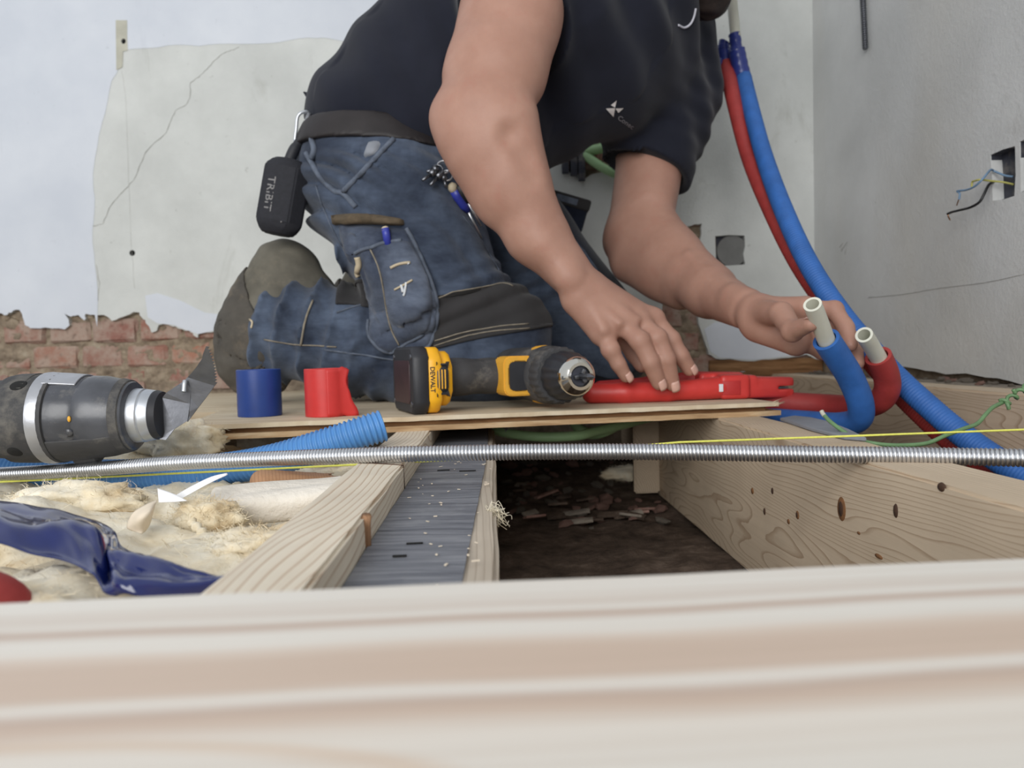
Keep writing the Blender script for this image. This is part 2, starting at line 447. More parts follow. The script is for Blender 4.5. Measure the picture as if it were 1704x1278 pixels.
def plaster(name, c, c2, stain=(120, 118, 112), st=.5, bs=.35, scale=5, warm=None):
    t = NT(name); v = t.coord()
    f = t.noise(v, scale, 6, .6); col = t.ramp(f, [(.35, lin(c)), (.68, lin(c2))])
    sm = t.noise(t.coord((1, 1, .45)), 7, 8, .72, .6); col = t.mix(t.ramp(sm, [(.60, BW(0)), (.78, BW(st))]), col, lin(stain))
    sp = t.noise(v, 55, 5, .75); col = t.mix(t.ramp(sp, [(.66, BW(0)), (.74, BW(st*.9))]), col, lin(tuple(x*.8 for x in stain)))
    if warm:
        wn = t.noise(t.coord((1, 1, .3), (0, 0, 0), (3, 2, 1)), 2.6, 3); col = t.mix(t.ramp(wn, [(.5, BW(0)), (.75, BW(.55))]), col, lin(warm))
    t.base(col, .85, 0, .2)
    h = t.mix(.5, t.noise(v, 30, 6, .6), t.noise(v, 180, 3)); t.bump(h, bs, .004); return t.m

def brick_mat(name):
    t = NT(name); v = t.coord(); oi = t.n('ShaderNodeObjectInfo')
    pw = t.n('ShaderNodeVectorMath', operation='ADD'); t.l(v, pw.inputs[0]); t.l(oi.outputs['Location'], pw.inputs[1])
    f = t.noise(pw.outputs[0], 24, 6, .65)
    c = t.ramp(oi.outputs['Random'], [(0, lin((160, 118, 104))), (.35, lin((148, 106, 96))), (.7, lin((172, 126, 106))), (1, lin((142, 112, 104)))])
    c = t.mix(t.ramp(f, [(.38, BW(0)), (.58, BW(.75))]), c, lin((178, 162, 148)))
    c = t.mix(t.ramp(t.noise(pw.outputs[0], 60, 6, .7), [(.56, BW(0)), (.7, BW(.7))]), c, lin((96, 78, 68)))
    t.base(c, .92, 0, .15); t.bump(t.noise(pw.outputs[0], 90, 6, .7), .8, .004); return t.m

def earth(name, a, b, c3):
    t = NT(name); v = t.coord(); f = t.noise(v, 22, 8, .7)
    c = t.ramp(f, [(.35, lin(a)), (.55, lin(b)), (.72, lin(c3))]); t.base(c, .97, 0, .1); t.bump(t.noise(v, 70, 8, .7), .9, .006); return t.m

def denim(name, dark, pale, seed=0):
    t = NT(name); v = t.coord((1, 1, 1), (0, 0, 0), (seed, seed, 0))
    f = t.noise(v, 9, 5, .6, .4); g = t.noise(t.coord((1, 1, 3)), 40, 4, .6)
    c = t.ramp(f, [(.32, lin(dark)), (.70, lin(pale))]); c = t.mix(t.ramp(g, [(.4, BW(0)), (.8, BW(.35))]), c, lin(tuple(x*.55 for x in dark)))
    dn = t.noise(v, 26, 8, .75); c = t.mix(t.ramp(dn, [(.64, BW(0)), (.8, BW(.35))]), c, lin((150, 150, 150)))
    t.base(c, .88, 0, .15)
    wv = t.n('ShaderNodeTexWave', wave_type='BANDS', bands_direction='DIAGONAL'); wv.inputs['Scale'].default_value = 260; wv.inputs['Distortion'].default_value = 1; t.l(v, wv.inputs['Vector'])
    t.bump(t.mix(.5, wv.outputs['Fac'], t.noise(v, 500, 2)), .35, .0008); t.b.inputs['Sheen Weight'].default_value = .15; return t.m

def skin(name, c=(170, 131, 115)):
    t = NT(name); v = t.coord()
    f = t.noise(v, 18, 5, .6); b = lin(c)
    col = t.ramp(f, [(.3, tuple(x*k for x, k in zip(b, (.90, .86, .84)))), (.7, tuple(x*k for x, k in zip(b, (1.07, 1.08, 1.08))))])
    col = t.mix(t.ramp(t.noise(v, 45, 6, .65), [(.55, BW(0)), (.75, BW(.35))]), col, lin((168, 112, 98)))
    t.base(col, .52, 0, .35); t.bump(t.mix(.4, t.noise(v, 260, 4, .6), t.noise(v, 60, 3)), .22, .0015)
    t.b.inputs['Subsurface Weight'].default_value = .12; t.b.inputs['Subsurface Radius'].default_value = (.01, .004, .002); t.b.inputs['Subsurface Scale'].default_value = .5
    return t.m
def wool(name):
    t = NT(name); v = t.coord(); f = t.noise(v, 16, 6, .65, .5)
    c = t.ramp(f, [(.3, lin((214, 188, 146))), (.42, lin((238, 222, 190))), (.60, lin((250, 242, 222)))]); t.base(c, .95, 0, .1)
    t.bump(t.mix(.5, t.noise(v, 120, 8, .75, 1.5), t.noise(v, 40, 4)), .8, .004); t.b.inputs['Sheen Weight'].default_value = .3; return t.m
def cloth_black(name, c=(33, 35, 45)):
    t = NT(name); v = t.coord(); t.base(t.ramp(t.noise(v, 12, 4), [(.3, tuple(x*.85 for x in lin(c))), (.7, tuple(x*1.15 for x in lin(c)))]), .92, 0, .12)
    t.bump(t.noise(v, 900, 2), .2, .0006); t.b.inputs['Sheen Weight'].default_value = .12; t.b.inputs['Sheen Roughness'].default_value = .5; return t.m
def osb(name, a, b, c3, axis=(3, 40, 3)):
    t = NT(name); f = t.noise(t.coord(axis, (0, 0, .14)), 2.2, 5, .6, .3); c = t.ramp(f, [(.3, lin(a)), (.52, lin(b)), (.72, lin(c3))])
    t.base(c, .75, 0, .2); t.bump(f, .3, .001); return t.m
MT = dict(
    skim=plaster('white_painted_skim', (204, 209, 218), (217, 221, 228), (176, 181, 190), .35, .12, 4),
    patch=plaster('bare_grey_plaster', (198, 200, 197), (214, 216, 213), (150, 150, 140), .5, .35, 6),
    wallr=plaster('stained_plaster', (192, 193, 192), (210, 211, 210), (142, 138, 132), .55, .35, 3.2, warm=(190, 184, 170)),
    mortar=earth('lime_mortar', (120, 106, 92), (164, 148, 128), (188, 176, 158)),
    brick=brick_mat('old_red_brick'), soil=earth('dark_soil', (64, 54, 47), (96, 82, 72), (126, 110, 98)),
    stone=earth('broken_brick', (138, 104, 94), (172, 138, 126), (190, 166, 152)), grit=earth('grey_rubble', (110, 102, 94), (150, 140, 128), (176, 166, 152)),
    pine1=pine('pine_joist', (228, 218, 200), (172, 138, 106), 'Y', .0046, 1, .8, .2, 4.5, (.03, .02), al=.24, ns=8),
    pine2=pine('pine_joist_side', (206, 188, 164), (142, 112, 84), 'Y', .0034, 2, .62, .25, 4.6, (-.25, .12), al=.2, ns=10),
    oldwood=pine('weathered_wood', (196, 184, 168), (128, 110, 92), 'Y', .004, 3, .5, .5, 1.5),
    plank=streak_wood('close_pine_plank'),
    osbtop=osb('board_face', (186, 166, 138), (208, 192, 166), (224, 212, 190)), osbedge=osb('board_edge', (146, 114, 82), (180, 150, 114), (206, 184, 152), (6, 6, 60)),
    groove=osb('board_groove', (96, 68, 44), (134, 98, 66), (160, 124, 88), (6, 6, 60)),
    membrane=membrane_mat('slate_grey_membrane'),
    steel=plain('zinc_spring_steel', (218, 220, 224), .34, 1, .08, 40, 0), chrome=plain('chrome', (225, 222, 214), .14, 1, .04, 30, 0), dullsteel=plain('dull_blade_steel', (118, 120, 126), .36, .9, .2, 40, .2, 200),
    alu=plain('brushed_aluminium', (206, 210, 216), .46, .95, .08, 60, .2, 200),
    cblue=plain('blue_conduit', (84, 140, 200), .42, 0, .08, 30, .1), pblue=plain('blue_pipe_sleeve', (48, 100, 172), .6, 0, .14, 40, .5, 260),
    pbright=plain('bright_blue_sleeve', (66, 152, 228), .5, 0, .08, 40, .3, 260), pred=plain('red_pipe_sleeve', (158, 54, 52), .6, 0, .14, 40, .5, 260),
    tape=plain('navy_tape', (46, 58, 128), .3, 0, .2, 60, .4, 90), bluerim=plain('blue_tape_roll', (32, 62, 132), .4, 0, .12, 30, .12, 120), redroll=plain('red_tape_roll', (200, 52, 50), .4, 0, .1, 30, .12, 120),
    wpipe=plain('white_plastic_pipe', (214, 214, 200), .4, 0, .05, 30, .08), inpipe=plain('pipe_inner_wall', (136, 150, 132), .5, 0, .1, 30, .1),
    bag=plain('blue_plastic_film', (20, 32, 88), .14, 0, .2, 14, .5, 40, coat=.4), wool=wool('glass_wool'), paper=plain('white_paper', (238, 238, 240), .8, 0, .04, 30, .2, 80),
    tissue=plain('thin_kraft_paper', (226, 212, 192), .75, 0, .12, 30, .3, 60),
    skin=skin('skin'), nail=plain('fingernail', (206, 166, 152), .3, 0, .05, 80, 0), shirt=cloth_black('black_cotton'), collar=plain('collar_tape', (196, 196, 206), .8, 0, .05, 50, .1),
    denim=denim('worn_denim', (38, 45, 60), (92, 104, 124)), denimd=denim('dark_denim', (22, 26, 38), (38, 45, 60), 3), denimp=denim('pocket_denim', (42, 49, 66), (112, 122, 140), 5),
    kneepad=cloth_black('black_canvas', (58, 57, 58)), seam=plain('tan_thread', (134, 126, 112), .9, 0, .25, 120, .4, 300), seamd=plain('navy_seam', (88, 96, 110), .9, 0, .25, 90, .5, 300), brown=plain('brown_webbing', (86, 74, 58), .9, 0, .25, 90, .5, 300),
    boot=plain('dusty_work_boot', (98, 94, 84), .85, 0, .25, 26, .7, 160, dust=.35, dustc=(150, 138, 118)), sole=plain('rubber_sole', (78, 74, 68), .9, 0, .25, 30, .5, 120, dust=.4, dustc=(150, 132, 110)),
    belt=plain('black_leather', (34, 29, 30), .6, 0, .2, 40, .4, 160), hair=plain('dark_brown_hair', (44, 34, 30), .7, 0, .3, 120, .8, 300),
    blackp=plain('black_plastic', (40, 41, 46), .5, 0, .15, 40, .25, 200), speaker=plain('speaker_fabric', (32, 33, 40), .8, 0, .2, 200, .6, 900), greytxt=plain('grey_print', (126, 124, 124), .6, 0, .05, 50, 0),
    dusty=plain('dusty_black_rubber', (60, 60, 62), .7, 0, .25, 30, .5, 160, dust=.75, dustc=(132, 127, 118)), smoke=plain('scuffed_dark_housing', (70, 72, 78), .28, 0, .3, 28, .3, 120, dust=.8, dustc=(146, 142, 136)),
    silverp=plain('silver_trim', (176, 178, 184), .35, .6, .1, 40, .2), yellow=plain('yellow_plastic', (242, 178, 32), .42, 0, .06, 40, .15), yellowd=plain('scuffed_yellow_plastic', (226, 168, 56), .5, 0, .1, 40, .3, 120, dust=.4, dustc=(120, 110, 96)),
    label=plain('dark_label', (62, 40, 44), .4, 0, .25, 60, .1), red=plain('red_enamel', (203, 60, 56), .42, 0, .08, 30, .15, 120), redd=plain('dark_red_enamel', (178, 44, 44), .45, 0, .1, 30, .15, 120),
    string=plain('yellow_string', (220, 220, 104), .7, 0, .1, 300, .5, 900), gwire=plain('green_wire', (104, 138, 96), .5, 0, .15, 60, .1), conduit=plain('green_conduit', (150, 186, 138), .5, 0, .1, 30, .1), pconduit=plain('pale_green_pipe', (160, 196, 146), .45, 0, .08, 20, .1),
    wblue=plain('blue_wire', (112, 140, 168), .5, 0, .1, 60, 0), wblack=plain('black_wire', (20, 20, 22), .4, 0, .1, 60, 0), wyel=plain('yellow_green_wire', (176, 172, 96), .5, 0, .1, 60, 0), copper=plain('bare_copper', (170, 130, 100), .3, 1, .1, 60, 0),
    boxgrey=plain('grey_box', (118, 118, 116), .6, 0, .15, 30, .3), boxdark=plain('dark_metal_box', (64, 66, 76), .5, .3, .2, 30, .3, dust=.5), hole=plain('hole_shade', (20, 20, 20), .9, 0, .1, 30, 0), crack=plain('crack_line', (164, 163, 158), .95, 0, .2, 60, 0),  # hole: near black, the shade inside openings put into the colour
    strip=plain('beige_strip', (186, 184, 170), .8, 0, .12, 30, .3), knot=plain('wood_knot', (122, 84, 52), .7, 0, .35, 160, .4), knotc=plain('dark_knot', (66, 44, 30), .8, 0, .3, 160, .4), slate=plain('grey_slate', (132, 136, 144), .7, 0, .15, 20, .5, 60),
    eyew=plain('eye_white', (226, 224, 220), .2, 0, .02, 30, 0), eyei=plain('eye_iris', (70, 60, 50), .2, 0, .05, 30, 0), lip=plain('lip', (176, 110, 100), .5, 0, .05, 60, .1),
    bluepen=plain('blue_pen', (54, 64, 160), .35, 0, .08, 40, 0), tan=plain('tan_leather', (190, 176, 150), .6, 0, .1, 60, .3), paint=plain('dried_paint', (214, 218, 222), .8, 0, .05, 60, .2), logo=plain('white_print', (206, 202, 200), .8, 0, .04, 60, .1), greylogo=plain('grey_script', (132, 132, 138), .8, 0, .1, 60, .1),
    facing=plaster('stained_facing', (214, 206, 194), (232, 226, 216), (112, 86, 68), .75, .6, 14),
    wane=pine('brown_wane', (172, 132, 100), (112, 78, 56), 'Z', .003, 4, .6, .4, 2),
)

# ------------------------------------------------------------------ the setting
YB = 1.82                                   # face of the brickwork of the back wall
YP = 1.806                                  # face of the plaster
XR = at(1355, 400, YP).x                    # right wall plaster face
def wall_px(px, py): p = at(px, py, YP); return (p.x, p.z)
# back wall core: mortar bed behind the bricks
core = mk('wall_back', box(-2.2, XR+.2, YB+.006, YB+.2, -.3, 2.3), MT['mortar'], smooth=False, kind='structure')
core['label'] = 'old back wall of brick under white plaster'
lowL = [(-700, 540), (-400, 520), (-200, 545), (-60, 530), (0, 521), (12, 524), (22, 517), (33, 516), (38, 528), (42, 541), (50, 546), (75, 545), (108, 548), (116, 541), (112, 528), (107, 521), (118, 527), (130, 524), (141, 533), (143, 522), (158, 524), (172, 524), (186, 534),
        (205, 527), (222, 519), (232, 520), (238, 531), (246, 541), (252, 553), (262, 549), (264, 541), (277, 540), (292, 543), (308, 550), (316, 549), (322, 558), (329, 562), (332, 553), (352, 553), (372, 551), (420, 562), (480, 556), (560, 566), (700, 560), (860, 568), (980, 560), (1062, 566),
        (1078, 552), (1086, 532), (1101, 522), (1109, 470), (1113, 420), (1116, 392), (1124, 384), (1138, 381), (1148, 376), (1160, 373), (1168, 372), (1167, 392), (1162, 410), (1165, 440), (1160, 520), (1166, 548), (1172, 566), (1180, 590), (1192, 597), (1225, 599), (1255, 601), (1300, 596), (1342, 590), (1362, 600)]
def rag(poly, a=.0025, n=3, seed=1):
    r = random.Random(seed); out = []
    for p, q in zip(poly[:-1], poly[1:]):
        for k in range(n):
            t = k/n; out.append((p[0]+(q[0]-p[0])*t+r.uniform(-a, a)*(k > 0), p[1]+(q[1]-p[1])*t+r.uniform(-a, a)*(k > 0)))
    out.append(poly[-1]); return out
low = rag([wall_px(*p) for p in lowL], .0022, 3, 2)
low[-1] = (XR+.02, low[-1][1]); low[0] = (-2.2, low[0][1])
outer = low+[(XR+.02, 2.3), (-2.2, 2.3)]
sock = [wall_px(*p) for p in [(1190, 393), (1214, 391), (1239, 392), (1240, 410), (1237, 422), (1240, 440), (1214, 442), (1192, 442), (1191, 420)]]
gap = [wall_px(*p) for p in [(936, 252), (960, 240), (1000, 236), (1046, 222), (1052, 262), (1046, 306), (1022, 296), (1002, 286), (985, 290), (972, 298), (962, 290), (946, 286)]]
hA = [wall_px(206+4*math.cos(t), 69+4.6*math.sin(t)) for t in [k*math.pi/5 for k in range(10)]]
hB = [wall_px(220+5*math.cos(t), 421+5*math.sin(t)) for t in [k*math.pi/5 for k in range(10)]]
TOW = Matrix(((1, 0, 0, 0), (0, 0, 1, 0), (0, 1, 0, 0), (0, 0, 0, 1)))          # panel (x, y, z) -> (x, depth, height)
def back_panel(name, outer, holes, y, t, m):
    V, Fc = panel(outer, holes, t); V = [Vector((v.x, y+t-v.z, v.y)) for v in V]
    return mk(name, (V, [f[::-1] for f in Fc]), m, core, smooth=False)
back_panel('plaster', outer, [sock, gap, hA, hB], YP, .014+.006, MT['patch'])
# skim coat left above the ragged edge of the bare patch
edge = [(160, 566), (163, 500), (158, 440), (154, 385), (158, 330), (155, 290), (165, 225), (180, 165), (186, 135), (196, 118), (196, 80), (205, 84), (255, 80), (290, 75), (330, 77), (380, 73), (450, 72), (500, 64), (540, 63), (580, 69), (640, 76), (800, 70), (1000, 78), (1150, 74)]
ed = rag([wall_px(*p) for p in edge], .0016, 3, 5)
sk = [p for p in low if p[0] < ed[0][0]-.002]
sk = sk + [(ed[0][0], max(ed[0][1], sk[-1][1]))] + ed[1:] + [(wall_px(1150, 0)[0], 2.3), (-2.2, 2.3)]
back_panel('skim_coat', sk, [hA], YP-.0009, .0012, MT['skim'])
# second skim area to the right, bottom patched with white
def blob(c, r, n=14, seed=3, sx=1, sy=1):
    q = random.Random(seed); return [(c[0]+r*sx*q.uniform(.75, 1.15)*math.cos(2*math.pi*k/n), c[1]+r*sy*q.uniform(.75, 1.15)*math.sin(2*math.pi*k/n)) for k in range(n)]
back_panel('filler_patch', [wall_px(*p) for p in [(242, 492), (262, 488), (300, 500), (340, 520), (372, 524), (372, 550), (352, 551), (330, 556), (308, 548), (290, 541), (262, 538), (246, 528)]], [], YP-.0012, .0014, MT['skim'])
back_panel('filler_patch', [wall_px(*p) for p in [(1172, 548), (1190, 536), (1240, 540), (1300, 546), (1350, 540), (1352, 588), (1300, 594), (1255, 599), (1196, 595), (1182, 585)]], [], YP-.0015, .0017, MT['skim'])
back_panel('beige_strip', [wall_px(*p) for p in [(193, 34), (212, 34), (212, 60), (213, 84), (205, 86), (204, 112), (194, 117)]], [hA], YP-.0016, .0009, MT['strip'])
def wall_line(name, pts, r, m, parent=core, Y=YP, n=4, jit=.8, seed=1):
    q = random.Random(seed); P = []
    for i, p in enumerate(pts[:-1]):
        for k in range(n):
            t = k/n; P.append(at(p[0]+(pts[i+1][0]-p[0])*t+q.uniform(-jit, jit), p[1]+(pts[i+1][1]-p[1])*t+q.uniform(-jit, jit), Y))
    P.append(at(*pts[-1], Y))
    return mk(name, tube(P, [r*q.uniform(.5, 1.2) for _ in P], 5), m, parent)
wall_line('crack', [(398, 78), (385, 84), (372, 88), (358, 100), (345, 115), (330, 128), (316, 138), (317, 160), (310, 174), (292, 184), (282, 205), (276, 222), (258, 236), (242, 254), (234, 274), (222, 300), (212, 312), (196, 328), (182, 346), (172, 372), (155, 376)], .0008, MT['crack'], Y=YP-.0002)
wall_line('crack', [(203, 118), (208, 150), (211, 210), (214, 300), (218, 400), (224, 480)], .0003, MT['crack'], Y=YP, seed=3)
wall_line('crack', [(160, 440), (165, 470), (163, 500)], .0006, MT['crack'], Y=YP-.0003, seed=5)
for (px, py) in ((206, 69), (220, 421)):
    p = at(px, py, YP); V, Fc = lathe([(0, .0078), (.001, .0078), (.001, .0001)], 14); mk('screw_hole', ([Vector((p.x+v.y, YP+.0035+v.x, p.z+v.z)) for v in V], Fc), MT['hole'], core)  # black disc just inside the mouth paints the shade of the hole
# bricks of the back wall: courses as the photograph shows them
def brick_mesh(seed, L=.098, H=.052, D=.03):
    q = random.Random(seed); bm = bmesh.new(); bmesh.ops.create_cube(bm, size=1)
    for v in bm.verts: v.co = Vector((v.co.x*L, v.co.y*D, v.co.z*H))
    bmesh.ops.bevel(bm, geom=bm.edges[:], offset=.006, segments=1, affect='EDGES')
    for v in bm.verts: v.co += Vector((q.uniform(-1, 1)*.0030, q.uniform(-1, 1)*.003, q.uniform(-1, 1)*.0028))
    V, Fc = bmvf(bm); me = bpy.data.meshes.new('brick'); me.from_pydata([tuple(v) for v in V], [], Fc); me.materials.append(MT['brick']); me.update(); return me
BM = [brick_mesh(s) for s in range(6)]
def brick(x, z, sx=1, sz=1, y=YB, rot=0):
    o = bpy.data.objects.new('brick', random.choice(BM)); COL.objects.link(o); o.parent = core
    o.location = (x, y+.013+random.uniform(-.004, .004), z); o.rotation_euler = (0, rot+random.uniform(-.02, .02), random.uniform(-.03, .03)); o.scale = (sx, 1, sz); return o
rows = [(.1665, .35), (.107, .02), (.0475, .52), (-.012, .0)]
for z, off in rows:
    x = at(-60, 560, YB).x + off*.103
    while x < at(420, 560, YB).x:
        brick(x, z, random.uniform(.93, 1.04), random.uniform(.94, 1.06)); x += .104
for z in [(.0475-.0595)+.0595*k for k in range(-1, 8)]:
    for k, px in enumerate((1092, 1152)):
        brick(at(px, 500, YB).x+(.02 if int(round(z/.0595)) % 2 else -.02), z, random.uniform(.7, .9), 1)
    if z < .05:
        for px in (1225, 1300): brick(at(px, 500, YB).x+(.02 if int(round(z/.0595)) % 2 else -.02), z, 1, 1)
for z in (.60, .54, .66):
    for px in (965, 1030): brick(at(px, 260, YB).x, z, 1, 1)
# mortar smeared over the brick faces
def smear(x0, x1, z0, z1, nx, nz, seed):
    V = []
    for j in range(nz+1):
        for i in range(nx+1):
            x = x0+(x1-x0)*i/nx; z = z0+(z1-z0)*j/nz; q = Vector((x*16, z*22, seed))
            d = .0075*noise.noise(q)+.005*noise.noise(q*2.7)+.003*noise.noise(q*7)
            V.append(Vector((x, YB+.0018-d, z)))
    Fc = [(j*(nx+1)+i, j*(nx+1)+i+1, (j+1)*(nx+1)+i+1, (j+1)*(nx+1)+i) for j in range(nz) for i in range(nx)]
    mk('mortar_bed', (V, Fc), MT['mortar'], core)
smear(at(-80, 560, YB).x, at(420, 560, YB).x, -.06, .24, 220, 90, 3); smear(at(1080, 560, YB).x, at(1178, 560, YB).x, -.06, .42, 40, 140, 8)
# mortar crumbs clinging to the broken plaster edge
def lump(name, c, r, m, parent, seed, sub=2, amp=.35, sq=(1, 1, 1), **kw):
    bm = bmesh.new(); bmesh.ops.create_icosphere(bm, subdivisions=sub, radius=1)
    for v in bm.verts:
        d = 1+amp*noise.noise(v.co*1.7+Vector((seed*3.1, seed*1.3, 0))); v.co = Vector((v.co.x*sq[0], v.co.y*sq[1], v.co.z*sq[2]))*d*r+Vector(c)
    return mk(name, bmvf(bm), m, parent, smooth=40, **kw)
for i, (px, py, r) in enumerate([(270, 545, 9), (150, 527, 6), (20, 540, 12), (30, 560, 10), (126, 528, 7), (240, 545, 6), (10, 528, 6), (338, 556, 5), (1120, 400, 8), (1150, 392, 7), (1142, 420, 9), (1128, 560, 10), (1118, 590, 9), (1152, 590, 9), (1110, 540, 7)]):
    lump('mortar_lump', at(px, py, YB), r*YB/F, MT['mortar'], core, i, 2, .5, (1.2, .5, .9))
# electrician's box sunk into the back wall
c = at(1215, 417, YP+.03); ro = tuple(at(1215, 417, YP))
bxo = thing('wall_box', 'round grey socket box sunk in the square hole behind his far hand', 'socket box', (c.x, YP+.02, c.z))
V, Fc = lathe([(-.022, .036), (-.020, .037), (-.0199, .033), (.012, .033), (.012, .0001)], 28); mk('cup', ([Vector((c.x-.003+v.y, YP+.026+v.x, c.z-.004+v.z)) for v in V], Fc), MT['boxgrey'], bxo, smooth=40)
mk('plate', join(box(c.x-.037, c.x+.037, YP+.019, YP+.0205, c.z-.037, c.z+.037)), MT['boxdark'], bxo, smooth=False)

# right wall
wr_ = lambda px, py: (lambda p: (p.y, p.z))(atx(px, py, XR))
s1 = [wr_(*p) for p in [(1648, 258), (1668, 249), (1689, 243), (1690, 290), (1688, 326), (1670, 332), (1652, 334), (1651, 300)]]
a1 = wr_(1697, 236); a2 = wr_(1699, 320)
s2 = [(a1[0], a1[1]), (a1[0]-.062, a1[1]+.004), (a1[0]-.064, a2[1]), (a2[0], a2[1])]
lowR = [wr_(*p) for p in [(1356, 590), (1380, 598), (1410, 600), (1450, 607), (1500, 610), (1540, 617), (1590, 622), (1640, 628), (1700, 640)]]
lowR = rag(lowR, .003, 3, 8); lowR[0] = (1.83, lowR[0][1])
outR = lowR+[(.2, lowR[-1][1]), (-1.6, lowR[-1][1]), (-1.6, 2.3), (1.83, 2.3)]
V, Fc = panel(outR, [s1, s2], .02); V = [Vector((XR+.02-v.z, v.x, v.y)) for v in V]
wr = mk('wall_right', box(XR+.022, XR+.22, -1.6, 2.0, -.3, 2.3), MT['mortar'], smooth=False, kind='structure', label='grey stained plaster wall on the right-hand side')
mk('plaster', (V, Fc), MT['wallr'], wr, smooth=False)
for i, s in enumerate((s1, s2)):
    y0, y1 = min(p[0] for p in s), max(p[0] for p in s); z0, z1 = min(p[1] for p in s), max(p[1] for p in s)
    b = thing('switch_box', ['dark flush box with loose wires in the grey plaster wall', 'dark flush box cut by the picture edge beside the wired one'][i], 'switch box', (XR+.02, (y0+y1)/2, z0))
    t = .0015; e = .0006
    mk('shell', join(box(XR+.0175, XR+.0219, y0-e, y1+e, z0-e, z1+e), box(XR+.0012, XR+.0205, y0-e, y0-e+t, z0-e, z1+e), box(XR+.0012, XR+.0205, y1+e-t, y1+e, z0-e, z1+e), box(XR+.0012, XR+.0205, y0-e, y1+e, z1+e-t, z1+e), box(XR+.0012, XR+.0205, y0-e, y1+e, z0-e, z0-e+t)), MT['boxdark'], b, smooth=False)
def px_tube(name, pts, r, m, parent=None, seg=8, n=8, **kw):
    P = smooth_path([at(*p) for p in pts], n); return mk(name, tube(P, r, seg), m, parent, **kw)
yw = lambda px, py, off: (px, py, atx(px, py, XR-off).y)
def wire(name, pts, r, m, label, bare=None):
    o = px_tube(name, [yw(*p) for p in pts], r, m, None, label=label, cat='wire')
    if bare: px_tube('bare_end', [yw(*p) for p in bare], r*.6, MT['copper'], o)
    return o
wire('blue_wire', [(1686, 294, -.012), (1672, 292, -.006), (1655, 285, .0), (1648, 283, .01), (1636, 297, .03), (1622, 310, .035), (1608, 316, .035), (1593, 318, .035), (1597, 322, .035), (1596, 332, .035)], .0016, MT['wblue'], 'thin pale blue wire with a hooked end from the wall box', [(1596, 330, .035), (1594, 336, .035), (1592, 342, .035)])
wire('earth_wire', [(1687, 307, -.012), (1668, 303, -.004), (1648, 301, .012), (1632, 299, .028), (1622, 301, .03), (1618, 303, .03), (1617, 311, .03)], .0015, MT['wyel'], 'yellow earth wire bent down beside the blue wire')
wire('black_wire', [(1660, 300, -.012), (1652, 303, .0), (1645, 308, .012), (1638, 322, .02), (1630, 336, .025), (1615, 345, .03), (1596, 350, .03), (1584, 353, .03), (1577, 356, .03)], .002, MT['wblack'], 'black stiff wire curving down from the wall box', [(1578, 355, .03), (1578, 360, .03), (1581, 366, .03)])
# ribbed conduit end on the right wall
P = [atx(px, py, XR-.009) for px, py in ((1430, -200), (1433, -60), (1437, 20), (1440, 82))]
mk('conduit', corrugated(smooth_path(P, 10), .0050, .0013, .0046, 12, 6, True), MT['dullsteel'], None, label='black ribbed conduit stub hanging down the grey wall', cat='conduit')
# pencil scribble and scuffs on the right wall
for pts in ([(1397, 412), (1403, 404), (1400, 418), (1410, 402), (1406, 424)], [(1385, 520), (1395, 515)]):
    P = [atx(px, py, XR-.0002) for px, py in pts]; mk('pencil_mark', tube(P, .0005, 4), MT['crack'], wr)
P = [atx(px, py, XR-.0004) for px, py in ((1445, 495), (1500, 490), (1560, 480), (1640, 470), (1704, 456))]; mk('crack', tube(smooth_path(P, 4), .0005, 4), MT['crack'], wr)
# dark gap and old sole plate under the plaster in the corner
mk('timber_plate', box(at(1178, 600, YB).x, XR+.02, YB-.012, YB+.004, -.01, .062, .004), MT['groove'], core, smooth=40)

# sub-floor soil: one uneven sheet
def heights(x, y):
    return -.178 + .012*noise.noise(Vector((x*9, y*9, 0))) + .007*noise.noise(Vector((x*31, y*31, 4))) + .045*max(0, min(1, (y-1.30)/.35))
nx, ny = 110, 120; x0, x1, y0, y1 = -1.6, XR+.02, .0, 1.84
V = [Vector((x0+(x1-x0)*i/nx, y0+(y1-y0)*j/ny, heights(x0+(x1-x0)*i/nx, y0+(y1-y0)*j/ny))) for j in range(ny+1) for i in range(nx+1)]
Fc = [(j*(nx+1)+i, j*(nx+1)+i+1, (j+1)*(nx+1)+i+1, (j+1)*(nx+1)+i) for j in range(ny) for i in range(nx)]
mk('floor', (V, Fc), MT['soil'], kind='structure')['label'] = 'dark loose soil beneath the open floor'

# ------------------------------------------------------------------ timbers
def jit_box(x0, x1, y0, y1, z0, z1, bev=.0025, ny=40, amp=.0006, seed=0):
    bm = bmesh.new(); bmesh.ops.create_cube(bm, size=1)
    for v in bm.verts: v.co = Vector((x0+(v.co.x+.5)*(x1-x0), y0+(v.co.y+.5)*(y1-y0), z0+(v.co.z+.5)*(z1-z0)))
    ax = 1 if (y1-y0) > (x1-x0) else 0
    es = [e for e in bm.edges if abs((e.verts[0].co-e.verts[1].co)[ax]) > .5*max(x1-x0, y1-y0)]
    bmesh.ops.bevel(bm, geom=bm.edges[:], offset=bev, segments=2, affect='EDGES')
    es = [e for e in bm.edges if abs((e.verts[0].co-e.verts[1].co)[ax]) > .5*max(x1-x0, y1-y0)]
    bmesh.ops.subdivide_edges(bm, edges=es, cuts=ny, use_grid_fill=True)
    for v in bm.verts:
        p = v.co; v.co = p+Vector((noise.noise(p*14+Vector((seed, 0, 0))), 0, noise.noise(p*14+Vector((0, seed, 9)))))*amp
    return bmvf(bm)
